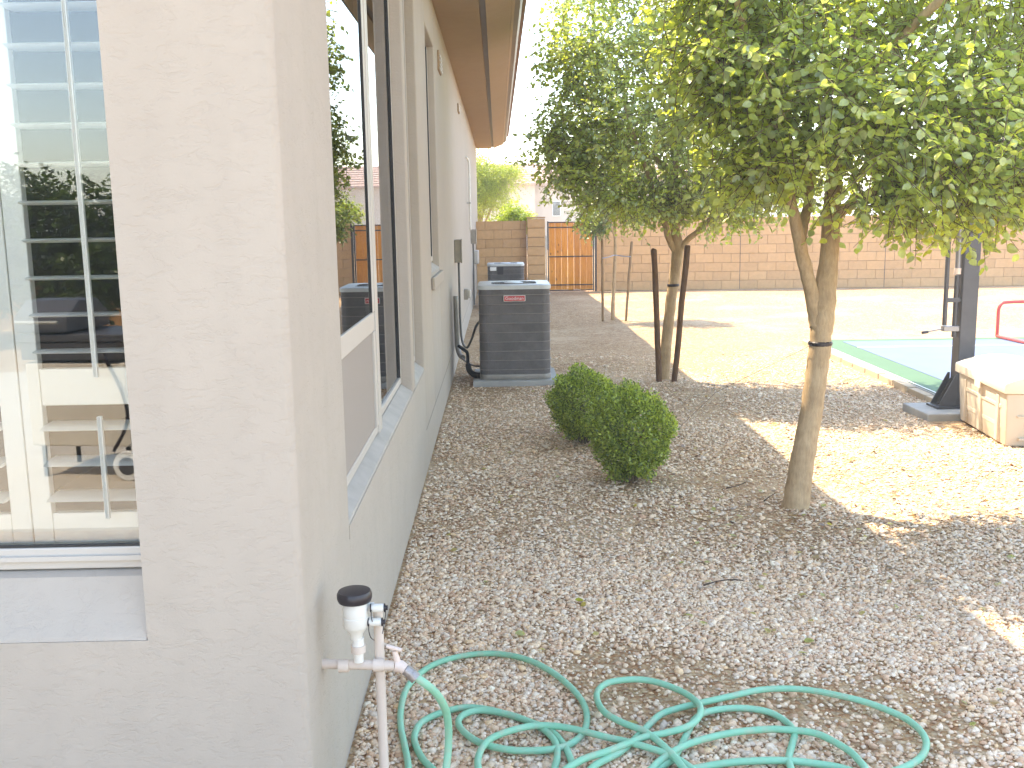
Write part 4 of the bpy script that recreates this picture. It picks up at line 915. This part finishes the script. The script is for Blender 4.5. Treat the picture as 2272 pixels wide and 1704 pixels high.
# yellow-green feathery tree and the bright bush behind the wall
def far_tree(name, label, lobes, base, n, per, size, hues, cat='tree', wisp=False, mat='farleaf'):
    t = thing(name, label, cat); top = max(l[2] for l in lobes)
    limb('trunk', [(base[0], base[1], -.1), (base[0]+.1, base[1], top*.4), (base[0], base[1]+.1, top*.9)], [.09, .07, .03], t, seg=8)
    for l in lobes[:6]: limb('branch', [(base[0]+.05, base[1], top*.35), ((base[0]+l[0])/2, (base[1]+l[1])/2, (top*.4+l[2])/2), (l[0], l[1], l[2])], [.04, .03, .012], t, seg=6)
    B, D, U, S, C, st, en = twig_leaves(lobes, n, per, size, .5 if wisp else .3, (.4, .9) if wisp else (.2, .5), 2.0, hues=hues, dark=tuple(h*.75 for h in hues[0]))
    leaf_obj('crown', B, D, U, S, C, M[mat], t, False); return t
far_tree('palo_verde_tree', 'feathery yellow green tree above the wall beside the house end', [(-.9, 29, 3.1, 1.0, 1.0, .8, 1.2), (-.2, 29.3, 2.7, .9, .9, .7, 1.2), (-.6, 29, 2.2, .9, .8, .6, 1.), (.35, 29.2, 2.95, .55, .6, .35, .4)], (-.6, 29.2), 2800, 12, .05, ((.34, .42, .09), (.46, .52, .11)), wisp=True)
far_tree('bright_bush', 'bright lime bush showing above the short wall left of the gate', [(.40, 25.2, 1.75, .38, .4, .36, 1.), (.10, 25.1, 1.5, .35, .35, .3, .8), (.75, 25.3, 1.62, .22, .25, .2, .4)], (.35, 25.2), 420, 12, .06, ((.36, .46, .05), (.46, .54, .06)), 'bush')
far_tree('bright_bush', 'bright lime bush above the back wall right of the gate', [(2.75, 25.5, 1.85, .5, .5, .4, 1.), (3.4, 25.6, 1.7, .5, .5, .35, .8)], (3.0, 25.5), 420, 12, .06, ((.32, .42, .05), (.42, .50, .06)), 'bush')
# things on the patio side, seen only as reflections in the window
pv = MB().box(-9, 3.5, -6.5, -.4, -.05, .012).build('patio', M['pave'], None); tag(pv, 'pale concrete patio reflected in the front window', kind='structure')
rw = thing('block_wall', 'low block wall reflected in the shuttered window', 'wall', (-16, -11.5, 0)); MB().box(0, 30, -.1, .1, -.2, 1.5).build('panel', M['block'], rw)
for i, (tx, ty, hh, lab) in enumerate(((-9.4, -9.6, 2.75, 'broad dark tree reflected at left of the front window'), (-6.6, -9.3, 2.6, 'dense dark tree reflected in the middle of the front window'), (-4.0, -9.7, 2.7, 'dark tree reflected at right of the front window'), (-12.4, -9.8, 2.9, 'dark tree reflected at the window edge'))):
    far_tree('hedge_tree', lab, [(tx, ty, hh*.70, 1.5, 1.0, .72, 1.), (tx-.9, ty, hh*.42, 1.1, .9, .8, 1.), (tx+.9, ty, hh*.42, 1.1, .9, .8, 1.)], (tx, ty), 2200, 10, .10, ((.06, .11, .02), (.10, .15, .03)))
gr = thing('gas_grill', 'dark gas grill cart reflected in the front window', 'grill', (-2.75, -1.75, .012), math.radians(8))
MB().box(-.35, .35, -.25, .25, .22, .78).build('cabinet', M['resinlid'], gr, bevel=.01); MB().box(-.40, .75, -.27, .27, .92, .97).build('shelf', M['post'], gr, bevel=.008)
MB().prism([(-.27, .98), (.27, .98), (.25, 1.08), (.1, 1.18), (-.12, 1.18), (-.26, 1.08)], 'x', -.40, -.02)  .build('hood', M['post'], gr, bevel=.01); MB().box(-.36, .30, -.26, .26, .80, .915).build('firebox', M['post'], gr)
MB().tube([(-.36, .30, 1.05), (-.06, .30, 1.05)], .012, 8).build('handle', M['galv'], gr)
for x in (-.30, .30):
    for y in (-.2, .2): MB().tube([(x, y, .0), (x, y, .22)], .016, 8).build('leg', M['iron'], gr)
for y in (-.27, .27):
    wl = MB().lathe([(.095, -.02), (.10, -.015), (.10, .015), (.095, .02)], (.33, y, .10), 24, 'y').build('wheel', M['white'], gr); MB().lathe([(.06, -.022), (.06, .022)], (.33, y, .10), 18, 'y').build('hub', M['post'], wl)
MB().tube(catmull([(.20, .26, .85), (.34, .30, .6), (.36, .30, .4), (.24, .28, .2)], 5), .012, 8).build('gas_hose', M['black'], gr, smooth=True)

# ------------------------------------------------------------------ haze box added to lift dark tones, standing in for lens veil
hz = NT('veil_haze'); hz.t.nodes.remove(hz.out); hz.out = hz.n('ShaderNodeOutputMaterial')
pv_ = hz.n('ShaderNodeVolumePrincipled'); pv_.inputs['Color'].default_value = (.95, .95, .93, 1); pv_.inputs['Density'].default_value = .005; pv_.inputs['Anisotropy'].default_value = .2
hz.l(pv_.outputs[0], hz.out.inputs['Volume'])
ho = MB().box(-330, 330, -330, 530, -1.4, 7.5).build('haze', hz.m, None); tag(ho, 'thin haze added over the yard to lift the dark tones', 'haze', kind='stuff')
